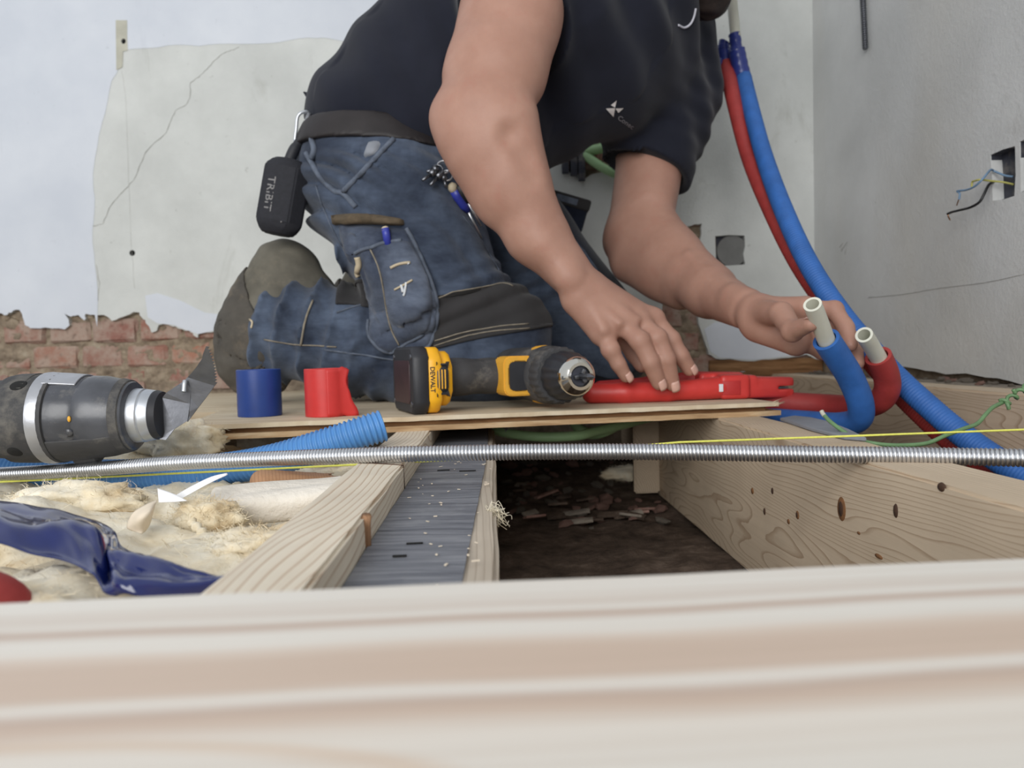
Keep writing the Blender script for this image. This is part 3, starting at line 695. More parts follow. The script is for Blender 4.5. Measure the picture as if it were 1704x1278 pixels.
# near plank the camera looks across
a, b = atz(0, 1000, .018), atz(1704, 925, .018)
ang = math.atan2(b.y-a.y, b.x-a.x)
pl = mk('floor_plank', jit_box(-.62, .62, -.145, 0, -.018, 0, .003, 60, .0004, 1), MT['plank'], None, smooth=50, label='wide pale pine plank across the very front of the picture', cat='plank')
mid = (a+b)/2; pl.location = (mid.x, mid.y, .018); pl.rotation_euler = (0, 0, ang)
# new joist on the left, with a wane edge and a scribed line
LJ = thing('floor_joist', 'narrow new pine joist between the insulation and the dark grey strip', 'joist', (-.1, .6, -.17))
mk('timber', jit_box(-.1225, -.0785, .20, 1.78, -.165, 0, .002, 60, .0008, 2), MT['pine1'], LJ, smooth=50)
def on_face(pts, X): return [atx(px, py, X) for px, py in pts]
p0, p1 = atx(606, 842, -.0783), atx(613, 892, -.0783)
mk('wane_edge', tube([Vector((-.0795, p0.y+.004, -.0012)), Vector((-.0788, p0.y+.006, -.008)), Vector((-.0786, p0.y+.007, -.03))], [.0046, .0030, .0026], 10), MT['wane'], LJ)
q0, q1 = atz(580, 773, 0), atz(660, 775, 0)
mk('scribed_line', join(tube([Vector((-.121, q0.y+.01, .0002)), Vector((-.0788, q1.y, .0002)), Vector((-.0783, q1.y+.001, -.022))], .0007, 5)), MT['knotc'], LJ)
# old joist with the grey membrane strip
OJ = thing('old_joist', 'old weathered joist with a dark grey membrane strip laid on top', 'joist', (-.04, .6, -.17))
mk('timber', jit_box(-.0775, 0, .20, 1.78, -.175, -.0215, .003, 60, .0016, 5), MT['oldwood'], OJ, smooth=50)
n = 70; V, Fc = [], []
for i in range(n+1):
    y = .2+(1.30-.2)*i/n; xr = -.0185+.009*min(1, max(0, (y-.38)/.45)); 
    for x, z in ((-.0778, -.0212), (-.0778, -.0195), ((-.0778+xr)/2, -.0192), (xr, -.0198), (xr, -.0214)):
        V.append(Vector((x+(.0006*noise.noise(Vector((y*40, x*9, 2))) if x > -.07 else 0), y, z+.0009*noise.noise(Vector((x*60, y*22, 1)))*(z > -.021))))
for i in range(n):
    for k in range(4): Fc.append((i*5+k, i*5+k+1, (i+1)*5+k+1, (i+1)*5+k))
mk('membrane', (V, Fc), MT['membrane'], OJ, smooth=40)
for px, py, L in ((738, 783, .012), (778, 784, .016), (690, 905, .01), (665, 926, .008)):
    p = atz(px, py, -.019); mk('slit', xf(box(-L/2, L/2, -.0012, .0012, 0, .0008, .0003), Matrix.Translation(p) @ Matrix.Rotation(.05, 4, 'Z')), MT['hole'], OJ)
rng = random.Random(3)
chips = []
for i in range(46):
    y = rng.uniform(.34, .8); x = rng.uniform(-.07, -.004); s = rng.uniform(.0005, .0014)
    chips.append(xf(box(-s*rng.uniform(.6, 2.5), s, -s*.5, s*.5, 0, s*.4), Matrix.Translation((x, y, -.0188)) @ Matrix.Rotation(rng.uniform(0, 6), 4, 'Z')))
mk('sawdust', join(*chips), MT['tissue'], OJ, smooth=False, kind='stuff')
p = atz(820, 850, -.0215)
V = []
tufts = []
for i in range(70):
    q = Vector((rng.gauss(0, .0018), rng.gauss(0, .0025), rng.uniform(-.008, .003))); tufts.append(tube(smooth_path([p+q, p+q+Vector((rng.gauss(.002, .003), rng.gauss(0, .003), rng.gauss(0, .004))), p+q+Vector((rng.gauss(.003, .004), rng.gauss(0, .004), rng.gauss(-.003, .003)))], 3), .0003, 3, False))
mk('wool_tuft', join(*tufts), MT['wool'], None, label='tiny tuft of fibre caught on the old joist edge', cat='fibre tuft')
# big new joist on the right with knots
RJ = thing('floor_joist', 'deep new pine joist with dark knots beneath the red cutter', 'joist', (.325, .9, -.17))
mk('timber', jit_box(.294, .355, .20, 1.78, -.172, 0, .0022, 60, .0007, 8), MT['pine2'], RJ, smooth=50)
def knot(px, py, w, h, m, core=None):
    c = atx(px, py, .2938); k = c.y/F; mm = (w*k*c.y/.294 if False else w*k*2.4)
    V, Fc = lathe([(-.0008, 1.0), (-.0005, .98), (.0004, .8), (.0006, .0001)], 18)
    o = mk('knot', ([Vector((.2938-v.x*1.0, c.y+v.y*mm/2, c.z+v.z*h*k/2)) for v in V], Fc), m, RJ)
    if core: mk('knot_heart', ([Vector((.2935-v.x*1.2, c.y+v.y*mm*.28, c.z+v.z*h*k*.34)) for v in V], Fc), core, o)
knot(1400, 847, 14, 45, MT['knot'], MT['knotc']); knot(1272, 851, 4, 13, MT['knotc']); knot(1285, 817, 4, 12, MT['knotc']); knot(1327, 857, 6, 16, MT['knot'], MT['knotc']); knot(1490, 850, 6, 26, MT['knotc']); knot(1566, 811, 10, 17, MT['knotc']); knot(1312, 868, 5, 10, MT['knot']); knot(1252, 817, 6, 12, MT['knot']); knot(1462, 926, 12, 9, MT['knot']); knot(1429, 887, 5, 6, MT['knot'])
# wall joist on the right
WJ = thing('wall_joist', 'pale timber running along the grey plaster wall behind the pipes', 'joist', (.69, 1.1, -.17))
mk('timber', jit_box(.655, .715, .30, 1.80, -.175, .026, .003, 40, .0008, 11), MT['pine2'], WJ, smooth=50)
# trimmer across under the board and a dark pier
mk('trimmer_block', jit_box(.247, .2935, 1.36, 1.375, -.165, -.001, .003, 10, .001, 13), MT['pine2'], None, smooth=50, label='short brown timber block in shadow under the board', cat='timber block')

# ------------------------------------------------------------------ floorboard with grooved edge
f0, f1 = atz(300, 709, .018), atz(1296, 669, .018)
dirx = (Vector((f1.x, f1.y, 0))-Vector((f0.x, f0.y, 0))).normalized(); diry = Vector((-dirx.y, dirx.x, 0)); L = (f1-f0).length
def bd(u, v, z): p = Vector((f0.x, f0.y, 0))+dirx*u+diry*v; return Vector((p.x, p.y, z))
def slab(u0, u1, v0, v1, z0, z1, seed, am=.0012, nu=90, m=None, name='layer', parent=None):
    V, Fc = [], []
    ring = []
    for i in range(nu+1):
        u = u0+(u1-u0)*i/nu; d = am*noise.noise(Vector((u*60, seed, 0)))+am*.6*noise.noise(Vector((u*220, seed, 3)))
        zz = .0005*noise.noise(Vector((u*40, seed, 7)))
        for v, z in ((v0+abs(d), z0+zz), (v0+abs(d)*.5, z1+zz*.5), (v1, z1), (v1, z0)): V.append(bd(u, v, z))
    for i in range(nu):
        for k in range(4): Fc.append((i*4+k, (i+1)*4+k, (i+1)*4+(k+1) % 4, i*4+(k+1) % 4))
    Fc.append((0, 1, 2, 3)); Fc.append(tuple(nu*4+k for k in (3, 2, 1, 0)))
    return mk(name, (V, Fc), m, parent, smooth=30)
BO = thing('floor_board', 'raw grooved floorboard the man kneels on with tools along its edge', 'floorboard', bd(L/2, .2, .0))
slab(0, L, 0, .70, .0125, .018, 1, m=MT['osbtop'], name='top_lip', parent=BO)
slab(.01, L-.013, .012, .69, .0065, .0125, 2, m=MT['groove'], name='groove', parent=BO)
slab(-.004, L+.004, .001, .70, -.0, .0065, 3, m=MT['osbedge'], name='bottom_lip', parent=BO)
spl = []
for i in range(10):
    z = rng.uniform(.012, .017); v = rng.uniform(0, .02); q = bd(L-.006, v, z); spl.append(tube([q, q+dirx*rng.uniform(.008, .02)+Vector((0, 0, rng.uniform(-.002, .006)))], [.0008, .0002], 4))
mk('splinters', join(*spl), MT['osbtop'], BO, kind='stuff')
B2 = mk('floor_board', xf(box(0, .42, 0, .62, 0, .017, .001), Matrix.Translation((-.82, 1.135, .0)) @ Matrix.Rotation(math.atan2(dirx.y, dirx.x)*.0, 4, 'Z')), MT['osbtop'], None, smooth=40, label='pale floorboard under the boot behind the multi-tool blade', cat='floorboard')
mk('bearer', jit_box(-.80, -.42, 1.20, 1.26, -.17, -.0005, .003, 10, .001, 17), MT['oldwood'], None, smooth=50, label='rough timber bearer in shadow under the boards by the wall', cat='timber bearer')

# ------------------------------------------------------------------ rubble
def stone_mesh(seed):
    bm = bmesh.new(); bmesh.ops.create_icosphere(bm, subdivisions=1, radius=1); q = random.Random(seed)
    for v in bm.verts: v.co = Vector((v.co.x*q.uniform(.7, 1.2), v.co.y*q.uniform(.7, 1.2), v.co.z*.6*q.uniform(.7, 1.2)))
    V, Fc = bmvf(bm); me = bpy.data.meshes.new('brick_fragment'); me.from_pydata([tuple(v) for v in V], [], Fc); return me
SM = []
for s in range(6):
    me = stone_mesh(s); me.materials.append(MT['stone'] if s < 4 else MT['grit']); SM.append(me)
def pebble(x, y, z, r, label, group, k=None):
    o = bpy.data.objects.new('brick_fragment', SM[k if k is not None else rng.randrange(6)]); COL.objects.link(o); o.location = (x, y, z); o.scale = (r, r*rng.uniform(.7, 1.2), r*rng.uniform(.6, 1)); o.rotation_euler = (rng.uniform(-.4, .4), rng.uniform(-.4, .4), rng.uniform(0, 6))
    return tag(o, label, 'rubble', group)
for i in range(110):
    y = rng.uniform(1.16, 1.72); x = rng.uniform(.012, .29); r = rng.uniform(.006, .017)
    if 1.33 < y < 1.40 and x > .22: continue
    pebble(x, y, heights(x, y)+r*.35, r, 'broken brick fragment lying on the dirt in the gap under the board', 'brick fragments in the gap')
for i in range(34):
    y = rng.uniform(1.0, 1.78); x = rng.uniform(.722, XR-.004); r = rng.uniform(.005, .012)
    pebble(x, y, .027+r*.3, r, 'small stone in the dusty ledge below the grey wall', 'stones on the wall ledge', rng.choice((0, 4, 5)))
mk('ledge_fill', xf(box(.716, XR+.03, .3, 1.82, -.17, .027, .002), Matrix.Identity(4)), MT['grit'], None, smooth=40, label='strip of crumbled mortar between timber and grey wall', cat='rubble ledge')
deb = []
for i in range(22):
    y = rng.uniform(1.16, 1.40); x = rng.uniform(.02, .25); Lc = rng.uniform(.015, .05)
    o = mk('wood_chip', xf(box(-Lc/2, Lc/2, -.006, .006, -.002, .002, .0008), Matrix.Translation((x, y, heights(x, y)+.008)) @ Matrix.Rotation(rng.uniform(-.5, .7), 4, 'Z') @ Matrix.Rotation(rng.uniform(-.25, .25), 4, 'Y') @ Matrix.Rotation(rng.uniform(-.4, .4), 4, 'X')), [MT['soil'], MT['grit'], MT['stone'], MT['soil']][i % 4], None, smooth=40, label='splintered dusty chip of old wood on the dark soil', cat='wood chip', group='wood chips on the soil')

# ------------------------------------------------------------------ glass wool in the left bay
def woolh(x, y):
    h = -.033+.024*noise.noise(Vector((x*7, y*7, 1)))+.014*noise.noise(Vector((x*19, y*19, 5)))+.006*noise.noise(Vector((x*50, y*50, 8)))+.0028*noise.noise(Vector((x*130, y*130, 3)))
    h += .020*math.exp(-((x+.36)**2/.006+(y-.58)**2/.008))+.013*math.exp(-((x+.235)**2/.0016+(y-.56)**2/.002))
    h -= .035*math.exp(-((x+.18)**2/.0012+(y-.66)**2/.004))
    h += .03*max(0, min(1, (-.30-x)/.12))*max(0, min(1, (y-.82)/.1))
    return h
nx, ny = 150, 190; x0, x1, y0, y1 = -.80, -.124, .20, 1.0
V = []
for j in range(ny+1):
    for i in range(nx+1):
        x = x0+(x1-x0)*i/nx; y = y0+(y1-y0)*j/ny; z = woolh(x, y)
        o = noise.noise_vector(Vector((x*40, y*40, 2)))*.006; V.append(Vector((min(x+o.x, -.1235), y+o.y, z)))
Fc = [(j*(nx+1)+i, j*(nx+1)+i+1, (j+1)*(nx+1)+i+1, (j+1)*(nx+1)+i) for j in range(ny) for i in range(nx)]
WO = mk('glass_wool', (V, Fc), MT['wool'], None, kind='stuff', label='fluffy beige glass wool filling the bay beside the pine joist', cat='insulation')
V, Fc = [], []
for i in range(7000):
    x = rng.uniform(-.60, -.126); y = rng.uniform(.27, .9); z = woolh(x, y)
    p = Vector((x, y, z-.001)); d = Vector((rng.gauss(0, 1), rng.gauss(0, 1), rng.gauss(.18, .35))).normalized()*rng.uniform(.003, .010); e = d.orthogonal().normalized()*.00018
    b = Vector((rng.gauss(0, .003), rng.gauss(0, .003), rng.gauss(0, .002))); n = len(V); V += [p-e, p+e, p+d*.5+b+e, p+d*.5+b-e, p+d+e*.3, p+d-e*.3]; Fc += [(n, n+1, n+2, n+3), (n+3, n+2, n+4, n+5)]
mk('wool_fibres', (V, Fc), MT['wool'], WO, kind='stuff', smooth=False)
def fluff(px, py, Y, r, sq, seed, label):
    c = at(px, py, Y); bm = bmesh.new(); bmesh.ops.create_icosphere(bm, subdivisions=4, radius=1)
    for v in bm.verts:
        n_ = v.co.copy(); d = 1+.35*noise.noise(n_*1.6+Vector((seed, 0, 0)))+.20*noise.noise(n_*4+Vector((seed, 2, 0)))+.10*noise.noise(n_*10+Vector((seed, 2, 4)))+.06*noise.noise(n_*24+Vector((seed, 5, 4)))
        v.co = c+Vector((n_.x*sq[0], n_.y*sq[1], n_.z*sq[2]))*d*r
    vf = bmvf(bm); o = mk('wool_clump', vf, MT['wool'], None, label=label, cat='insulation'); V, Fc = [], []
    for i in range(900):
        p = vf[0][rng.randrange(len(vf[0]))]; q = (p-c).normalized(); d = (Vector((rng.gauss(0, 1), rng.gauss(0, 1), rng.gauss(0, 1)))+q*.6).normalized()*rng.uniform(.002, .008); e = d.orthogonal().normalized()*.00018; b = Vector((rng.gauss(0, .002), rng.gauss(0, .002), rng.gauss(0, .002))); n = len(V)
        V += [p-e, p+e, p+d*.5+b+e, p+d*.5+b-e, p+d+e*.3, p+d-e*.3]; Fc += [(n, n+1, n+2, n+3), (n+3, n+2, n+4, n+5)]
    mk('wool_fibres', (V, Fc), MT['wool'], o, kind='stuff', smooth=False); return o
fluff(345, 862, .585, .020, (1.25, .8, .75), 2, 'curled golden clump of glass wool under the white paper scrap')
fluff(300, 735, .90, .030, (1.5, 1.0, .8), 4, 'pale wool lump under the tip of the multi-tool')
fluff(130, 835, .62, .028, (1.7, 1.0, .55), 7, 'beige wool mound beneath the blue corrugated conduit')
fluff(425, 905, .50, .019, (1.6, 1.2, .5), 9, 'cream wool tuft pressed against the pine joist')
fluff(1040, 788, 1.42, .024, (1.7, 1.0, .6), 11, 'greyish wool scrap on the dirt under the board')
for px, py, Y, r, lab in ((300, 870, .56, .006, 'a'), (358, 905, .53, .006, 'b')): pass
P = smooth_path([at(318, 868, .560), at(335, 885, .552), at(352, 908, .545), at(372, 916, .540), at(384, 912, .538)], 8)
mk('wool_strand', tube(P, [.0030+.0012*math.sin(i*1.7) for i in range(len(P))], 9), MT['wool'], None, label='hooked strand of cream glass wool', cat='insulation')
# old lath piece at the joist
def rough_piece(name, px, py, Y, half, rz, rx, m, seed, label):
    c = np.array(at(px, py, Y)); R = np.array((Matrix.Rotation(rz, 3, 'Z') @ Matrix.Rotation(rx, 3, 'X'))); g = Field(c-.075, c+.075, .0024); g.rbox(c, half, R, .005)
    ln = R[:, 0]; W, W2 = Waves(seed, 70, 8), Waves(seed+1, 260, 8)
    g.disp(lambda P: .0036*W(P-np.outer(P@ln, ln)*.5)+.0009*W2(P-np.outer(P@ln, ln)*.9), .012); return np_obj(name, g.mesh(1), m, None, label=label, cat='wood piece')
rough_piece('wood_piece', 470, 828, .64, (.056, .024, .009), .35, .30, MT['facing'], 41, 'pale stained wood piece lying against the pine joist')
rough_piece('bark_strip', 505, 797, .70, (.040, .011, .006), .5, .3, MT['wane'], 44, 'brown splintered strip of bark beside the pine joist')
# paper scraps
def sheet(name, rowsP, m, label, cat, t=.0004, n=6):
    R = [smooth_path([at(*p) for p in r], n) for r in rowsP]; k = len(R[0]); cols = [smooth_path([R[j][i] for j in range(len(R))], n) for i in range(k)]; h = len(cols[0])
    V = [cols[i][j] for i in range(k) for j in range(h)]; Fc = [(i*h+j, i*h+j+1, (i+1)*h+j+1, (i+1)*h+j) for i in range(k-1) for j in range(h-1)]
    o = mk(name, (V, Fc), m, None, label=label, cat=cat); md = o.modifiers.new('thickness', 'SOLIDIFY'); md.thickness = t; return o
sheet('paper_scrap', [[(285, 828, .60), (320, 808, .60), (352, 793, .605), (378, 787, .61)], [(298, 832, .592), (326, 816, .595), (354, 801, .60), (379, 790, .61)]], MT['paper'], 'white folded paper strip sticking up from the wool', 'paper scrap')
sheet('paper_scrap', [[(262, 812, .585), (280, 818, .583), (295, 824, .58)], [(264, 836, .575), (288, 835, .573), (311, 833, .57)]], MT['paper'], 'small white triangular paper flap lying on the wool', 'paper scrap')
sheet('paper_scrap', [[(213, 868, .55), (222, 852, .55), (245, 838, .555), (262, 832, .56)], [(212, 880, .545), (232, 864, .535), (250, 852, .54), (258, 842, .555)], [(236, 888, .54), (242, 884, .545), (250, 872, .55), (256, 850, .558)]], MT['tissue'], 'crumpled tan tissue paper beside the white scraps', 'paper scrap')
# ------------------------------------------------------------------ blue plastic film, front left
top = [(-60, 832, .53), (0, 838, .52), (60, 846, .51), (120, 857, .495), (162, 868, .48), (190, 886, .46), (206, 912, .44), (250, 932, .42), (310, 954, .385), (360, 964, .37), (402, 982, .355)]
bot = [(-60, 896, .42), (0, 905, .415), (50, 922, .405), (100, 932, .40), (132, 944, .39), (158, 962, .38), (176, 988, .368), (210, 992, .365), (270, 993, .36), (340, 992, .357), (402, 990, .353)]
T_ = smooth_path([at(*p) for p in top], 8); B_ = smooth_path([at(*p) for p in bot], 8); nv = 26
V = []
for i in range(len(T_)):
    u = i/(len(T_)-1)
    for j in range(nv+1):
        v = j/nv; p = T_[i].lerp(B_[i], v)
        f = .010*math.sin(math.pi*v)+.0045*math.sin(v*9+u*8+2*noise.noise(Vector((u*6, v*2, 0))))*math.sin(math.pi*v)**.5
        pinch = math.exp(-((u-.56)/.05)**2); f -= .010*pinch*math.sin(math.pi*v)
        f += .0022*noise.noise(Vector((u*16, v*7, 2)))*math.sin(math.pi*v)**.5+.004*max(0, math.sin(u*30-v*7))**3*math.exp(-((u-.6)/.12)**2)
        V.append(p+Vector((0, -.55, .83))*f)
Fc = [(i*(nv+1)+j, (i+1)*(nv+1)+j, (i+1)*(nv+1)+j+1, i*(nv+1)+j+1) for i in range(len(T_)-1) for j in range(nv)]
o = mk('plastic_film', (V, Fc), MT['bag'], None, label='glossy dark blue plastic film draped over the wool in front', cat='plastic film'); md = o.modifiers.new('thickness', 'SOLIDIFY'); md.thickness = .0006
for pts in ([(86, 902, .438), (88, 893, .442), (93, 889, .444), (97, 893, .442), (99, 900, .438)], [(2, 880, .447), (6, 876, .449), (4, 884, .447)]):
    P = smooth_path([at(*p)+Vector((0, -.006, .0095)) for p in pts], 5); mk('printed_mark', tube(P, .0008, 5), MT['greytxt'], o)
px_tube('pipe_end', [(-130, 1025, .34), (-70, 1005, .345), (-18, 1015, .352), (-4, 1036, .355)], .0165, MT['pred'], None, 20, 8, label='red sleeved pipe poking in at the lower left corner', cat='pipe')

# ------------------------------------------------------------------ pipes
def path(pts, n=10): return smooth_path([at(*p) for p in pts], n)
# tall pair against the back: blue in front, red behind
TB = thing('blue_pipe', 'tall blue sleeved pipe with white end sweeping down past his far hand', 'pipe', at(1500, 640, .86))
Pb = path([(1237, 128, 1.50), (1252, 190, 1.42), (1272, 262, 1.34), (1304, 350, 1.22), (1346, 440, 1.14), (1402, 525, 1.08), (1475, 610, 1.02), (1540, 672, .97), (1612, 732, .92), (1700, 790, .86), (1800, 846, .80)], 14)
k = len(Pb)//4
mk('sleeve', corrugated(Pb, .0148, .00035, .0042, 22, 4, False, 1), MT['pblue'], TB)
mk('tape_wrap', tube(path([(1238, 135, 1.50), (1233, 118, 1.502), (1229, 100, 1.503), (1226, 86, 1.504), (1225, 82, 1.504), (1224, 70, 1.504), (1222, 57, 1.505)], 4), [.0160+.0005*math.sin(i*2.1) if i < 15 else (.0135 if i < 17 else .0112+.0005*math.sin(i*1.9)) for i in range(25)], 16), MT['tape'], TB)
mk('white_pipe', tube(path([(1224, 62, 1.504), (1218, 0, 1.508), (1211, -70, 1.512), (1202, -160, 1.516)], 6), .0100, 16), MT['wpipe'], TB)
TR = thing('red_pipe', 'tall red sleeved pipe with taped tip running behind the blue one', 'pipe', at(1520, 700, .93))
Pr = path([(1208, 106, 1.53), (1222, 170, 1.46), (1247, 262, 1.39), (1284, 350, 1.28), (1330, 440, 1.20), (1394, 532, 1.13), (1468, 622, 1.07), (1530, 686, 1.02), (1596, 744, .97), (1690, 806, .91), (1790, 862, .85)], 14)
mk('sleeve', corrugated(Pr, .0142, .00035, .0042, 20, 4, False, 1), MT['pred'], TR)
mk('tape_wrap', tube(path([(1209, 112, 1.53), (1205, 92, 1.531), (1204, 80, 1.532), (1205, 72, 1.532), (1207, 69, 1.532)], 5), [.0150-.0003*i+.0006*math.sin(i*2.3) for i in range(16)]+[.012, .010, .007, .004, .002], 16), MT['tape'], TR)
mk('tape_flap', tube(path([(1200, 98, 1.525), (1198, 106, 1.522), (1196, 114, 1.52)], 3), [.004, .006, .006, .006, .005, .004, .003], 8), MT['tape'], TR)
# the short pair coming up between the joists
def bent(name, label, pts, ro, mat, wpts):
    t = thing(name, label, 'pipe', at(*pts[0]))
    P = resample(path(pts, 12), .003); mk('sleeve', hollow(P, ro, ro-.004, 26, 10), mat, t, smooth=50)
    W = resample(path(wpts, 12), .003); mk('white_pipe', hollow(W, .0100, .0072, 24, 16), MT['wpipe'], t, smooth=50)
    i = max(0, len(W)-15); mk('bore', tube([W[i], W[i+1]], .0075, 20), MT['inpipe'], t)
    return t
bent('blue_pipe', 'short blue sleeved pipe he grips, white end pointing up', [(1180, 690, 1.22), (1270, 696, 1.13), (1340, 702, 1.06), (1395, 706, 1.00), (1428, 698, .962), (1432, 672, .942), (1416, 630, .928), (1396, 597, .912), (1374, 564, .894)], .0158, MT['pblue'], [(1393, 604, .918), (1376, 568, .896), (1364, 537, .874), (1351, 504, .850)])
bent('red_pipe', 'short red sleeved pipe bent upward beside the gripped blue one', [(1180, 662, 1.22), (1280, 668, 1.13), (1370, 674, 1.08), (1430, 677, 1.02), (1462, 668, .985), (1476, 648, .965), (1474, 622, .952), (1460, 590, .936)], .0158, MT['pred'], [(1476, 624, .952), (1463, 598, .938), (1450, 576, .918), (1437, 556, .897)])
# slate scrap lying beyond the joist
sl = [(1298, 700), (1322, 696), (1350, 699), (1380, 706), (1412, 719), (1442, 734), (1404, 731), (1350, 717)]
Pp = [atz(px, py, .001) for px, py in sl]
V, Fc = prism([(p.x, p.y) for p in Pp], .004, .0008); mk('slate_scrap', ([v+Vector((0, 0, .0006)) for v in V], Fc), MT['slate'], None, smooth=40, label='grey slate scrap lying beside the deep pine joist', cat='slate')
# twisted green earth wire
GW = px_tube('green_wire', [(1369, 688, .80), (1380, 700, .79), (1398, 714, .775), (1420, 728, .76), (1450, 737, .745), (1490, 741, .74), (1540, 738, .74), (1575, 724, .74), (1605, 713, .75), (1626, 705, .76), (1640, 690, .77), (1652, 678, .78), (1668, 670, .79)], .0021, MT['gwire'], None, 8, 8, label='thin green wire wandering over the pine joist with a twisted end', cat='wire')
P = path([(1666, 671, .79), (1676, 668, .79), (1690, 658, .795), (1712, 642, .80)], 16)
mk('twisted_end', join(helix(P, .0052, .0019, .013, 16, 6), tube(path([(1672, 666, .79), (1677, 674, .785), (1679, 681, .785)], 4), .002, 6), tube(path([(1690, 655, .79), (1686, 648, .79)], 3), .002, 6)), MT['gwire'], GW)
px_tube('bare_end', [(1367, 684, .802), (1369, 688, .80), (1372, 692, .797)], .0023, MT['strip'], GW)
# green conduits under the board
px_tube('green_conduit', [(760, 700, 1.24), (815, 713, 1.18), (845, 721, 1.15), (900, 727, 1.13), (960, 725, 1.13), (990, 718, 1.15), (1040, 706, 1.2), (1100, 690, 1.3)], .0072, MT['conduit'], None, 14, 8, label='green conduit sagging under the board near the dirt', cat='conduit')
px_tube('grey_conduit', [(770, 702, 1.26), (800, 708, 1.20), (825, 714, 1.17), (846, 720, 1.148)], .0060, MT['slate'], None, 12, 8, label='grey conduit joining the sagging green one under the board', cat='conduit')
px_tube('green_conduit', [(950, 690, 1.22), (962, 712, 1.20), (985, 722, 1.19), (1010, 716, 1.19), (1040, 700, 1.24)], .0085, MT['conduit'], None, 14, 8, label='short looped green conduit behind the sagging one', cat='conduit')
# green pipes in the broken hole of the back wall
px_tube('green_pipe', [(952, 256, 1.815), (985, 250, 1.80), (1010, 245, 1.79), (1045, 238, 1.785), (1100, 228, 1.79), (1160, 222, 1.80)], .0115, MT['pconduit'], None, 14, 8, label='upper pale green pipe in the broken hole behind his elbow', cat='pipe')
px_tube('green_pipe', [(960, 250, 1.812), (978, 262, 1.80), (1000, 277, 1.79), (1022, 288, 1.785), (1060, 300, 1.79), (1110, 306, 1.80)], .0105, MT['pconduit'], None, 14, 8, label='lower pale green pipe in the broken hole behind his elbow', cat='pipe')
p = at(953, 272, YP)
mk('slotted_bracket', join(*[box(p.x+dx, p.x+dx+.016, YP-.012, YP+.018, p.z-.03-dz, p.z+.03, .002) for dx, dz in ((-.026, -.006), (-.006, .0), (.012, .012))]), MT['boxdark'], None, smooth=40, label='dark ribbed bracket beside the green pipes in the wall hole', cat='bracket')

# ------------------------------------------------------------------ pipe-bending spring, string and ribbed conduit
Ps = path([(-120, 794, .83), (0, 789, .80), (150, 781, .765), (300, 770, .73), (460, 763, .70), (620, 757, .672), (760, 754, .655), (900, 752, .645), (1100, 752, .632), (1300, 755, .62), (1430, 757, .605), (1560, 759, .59), (1704, 762, .565), (1860, 766, .54)], 20)
mk('bending_spring', helix(Ps, .0072, .00165, .0031, 12, 6), MT['steel'], None, label='long steel pipe-bending spring lying across the joists', cat='spring')
mk('string_line', tube([at(-40, 804, .80), at(300, 787.5, .77), at(852, 760.5, .735), at(1130, 736, .72), at(1704, 715, .70), at(1800, 711, .69)], .0011, 6), MT['string'], None, label='taut yellow string line stretched behind the steel spring', cat='string')
Pc = path([(-140, 768, .90), (-40, 774, .875), (60, 783, .855), (160, 790, .84), (280, 788, .82), (380, 779, .805), (460, 764, .795), (540, 740, .79), (600, 720, .792), (638, 708, .798)], 16)
mk('ribbed_conduit', corrugated(Pc, .0158, .0011, .0050, 28, 6, True), MT['cblue'], None, smooth=True, label='thick blue ribbed conduit with open end resting on the pine joist', cat='conduit')

# ------------------------------------------------------------------ tape rolls
def roll(px, py, r, h, m, name, label, flap=False):
    c = atz(px, py, .018); c.y += r
    prof = [(0, r-.001), (.0008, r), (h*.25, r*1.002), (h*.5, r*.998), (h*.75, r*1.002), (h-.0008, r), (h, r-.001), (h, r-.006), (h-.001, r-.0065), (.001, r-.0065), (0, r-.006), (0, r-.001)]
    V, Fc = lathe(prof, 40, False); V = [Vector((c.x+v.y, c.y+v.z, .018+v.x)) for v in V]
    t = thing(name, label, 'tape roll', (c.x, c.y, .018)); mk('roll', (V, Fc), m, t, smooth=40)
    V, Fc = lathe([(.001, r-.0066), (h-.001, r-.0066), (h-.001, r-.009), (.001, r-.009), (.001, r-.0066)], 32, False); mk('cardboard_core', ([Vector((c.x+v.y, c.y+v.z, .018+v.x)) for v in V], Fc), MT['osbedge'], t)
    if flap:
        V = []; n = 14; hs = 12
        for j in range(hs+1):
            v = j/hs; zz = .018+h*v
            ext = .011*(1-v)**1.8+.0015*math.sin(v*14)*(.3+.7*(1-v)) + .002*max(0, v-.75)*4 - .0025*math.exp(-((v-.60)/.14)**2)
            for i in range(n+1):
                u = i/n; a = -1.35+.95*u
                if u < .6: p = Vector((c.x+(r+.0006)*math.cos(a), c.y+(r+.0006)*math.sin(a), zz))
                else:
                    a0 = -1.35+.95*.6; q = Vector((c.x+(r+.0006)*math.cos(a0), c.y+(r+.0006)*math.sin(a0), zz)); tq = (u-.6)/.4; tg = Vector((-math.sin(a0), math.cos(a0), 0))
                    p = q+tg*(r*.30+ext)*tq+Vector((.9, -.35, 0))*tq*tq*(.004+ext*.5)+Vector((0, 0, .002*math.sin(u*12+v*5)))
                V.append(p)
        Fc = [(j*(n+1)+i, j*(n+1)+i+1, (j+1)*(n+1)+i+1, (j+1)*(n+1)+i) for j in range(hs) for i in range(n)]
        o = mk('loose_end', (V, Fc), m, t); md = o.modifiers.new('thickness', 'SOLIDIFY'); md.thickness = .0004
roll(422, 695, .0282, .0615, MT['bluerim'], 'tape_roll', 'dark blue tape roll standing upright on the board')
roll(537, 695, .0275, .0610, MT['redroll'], 'tape_roll', 'red tape roll with torn loose end standing on the board', True)

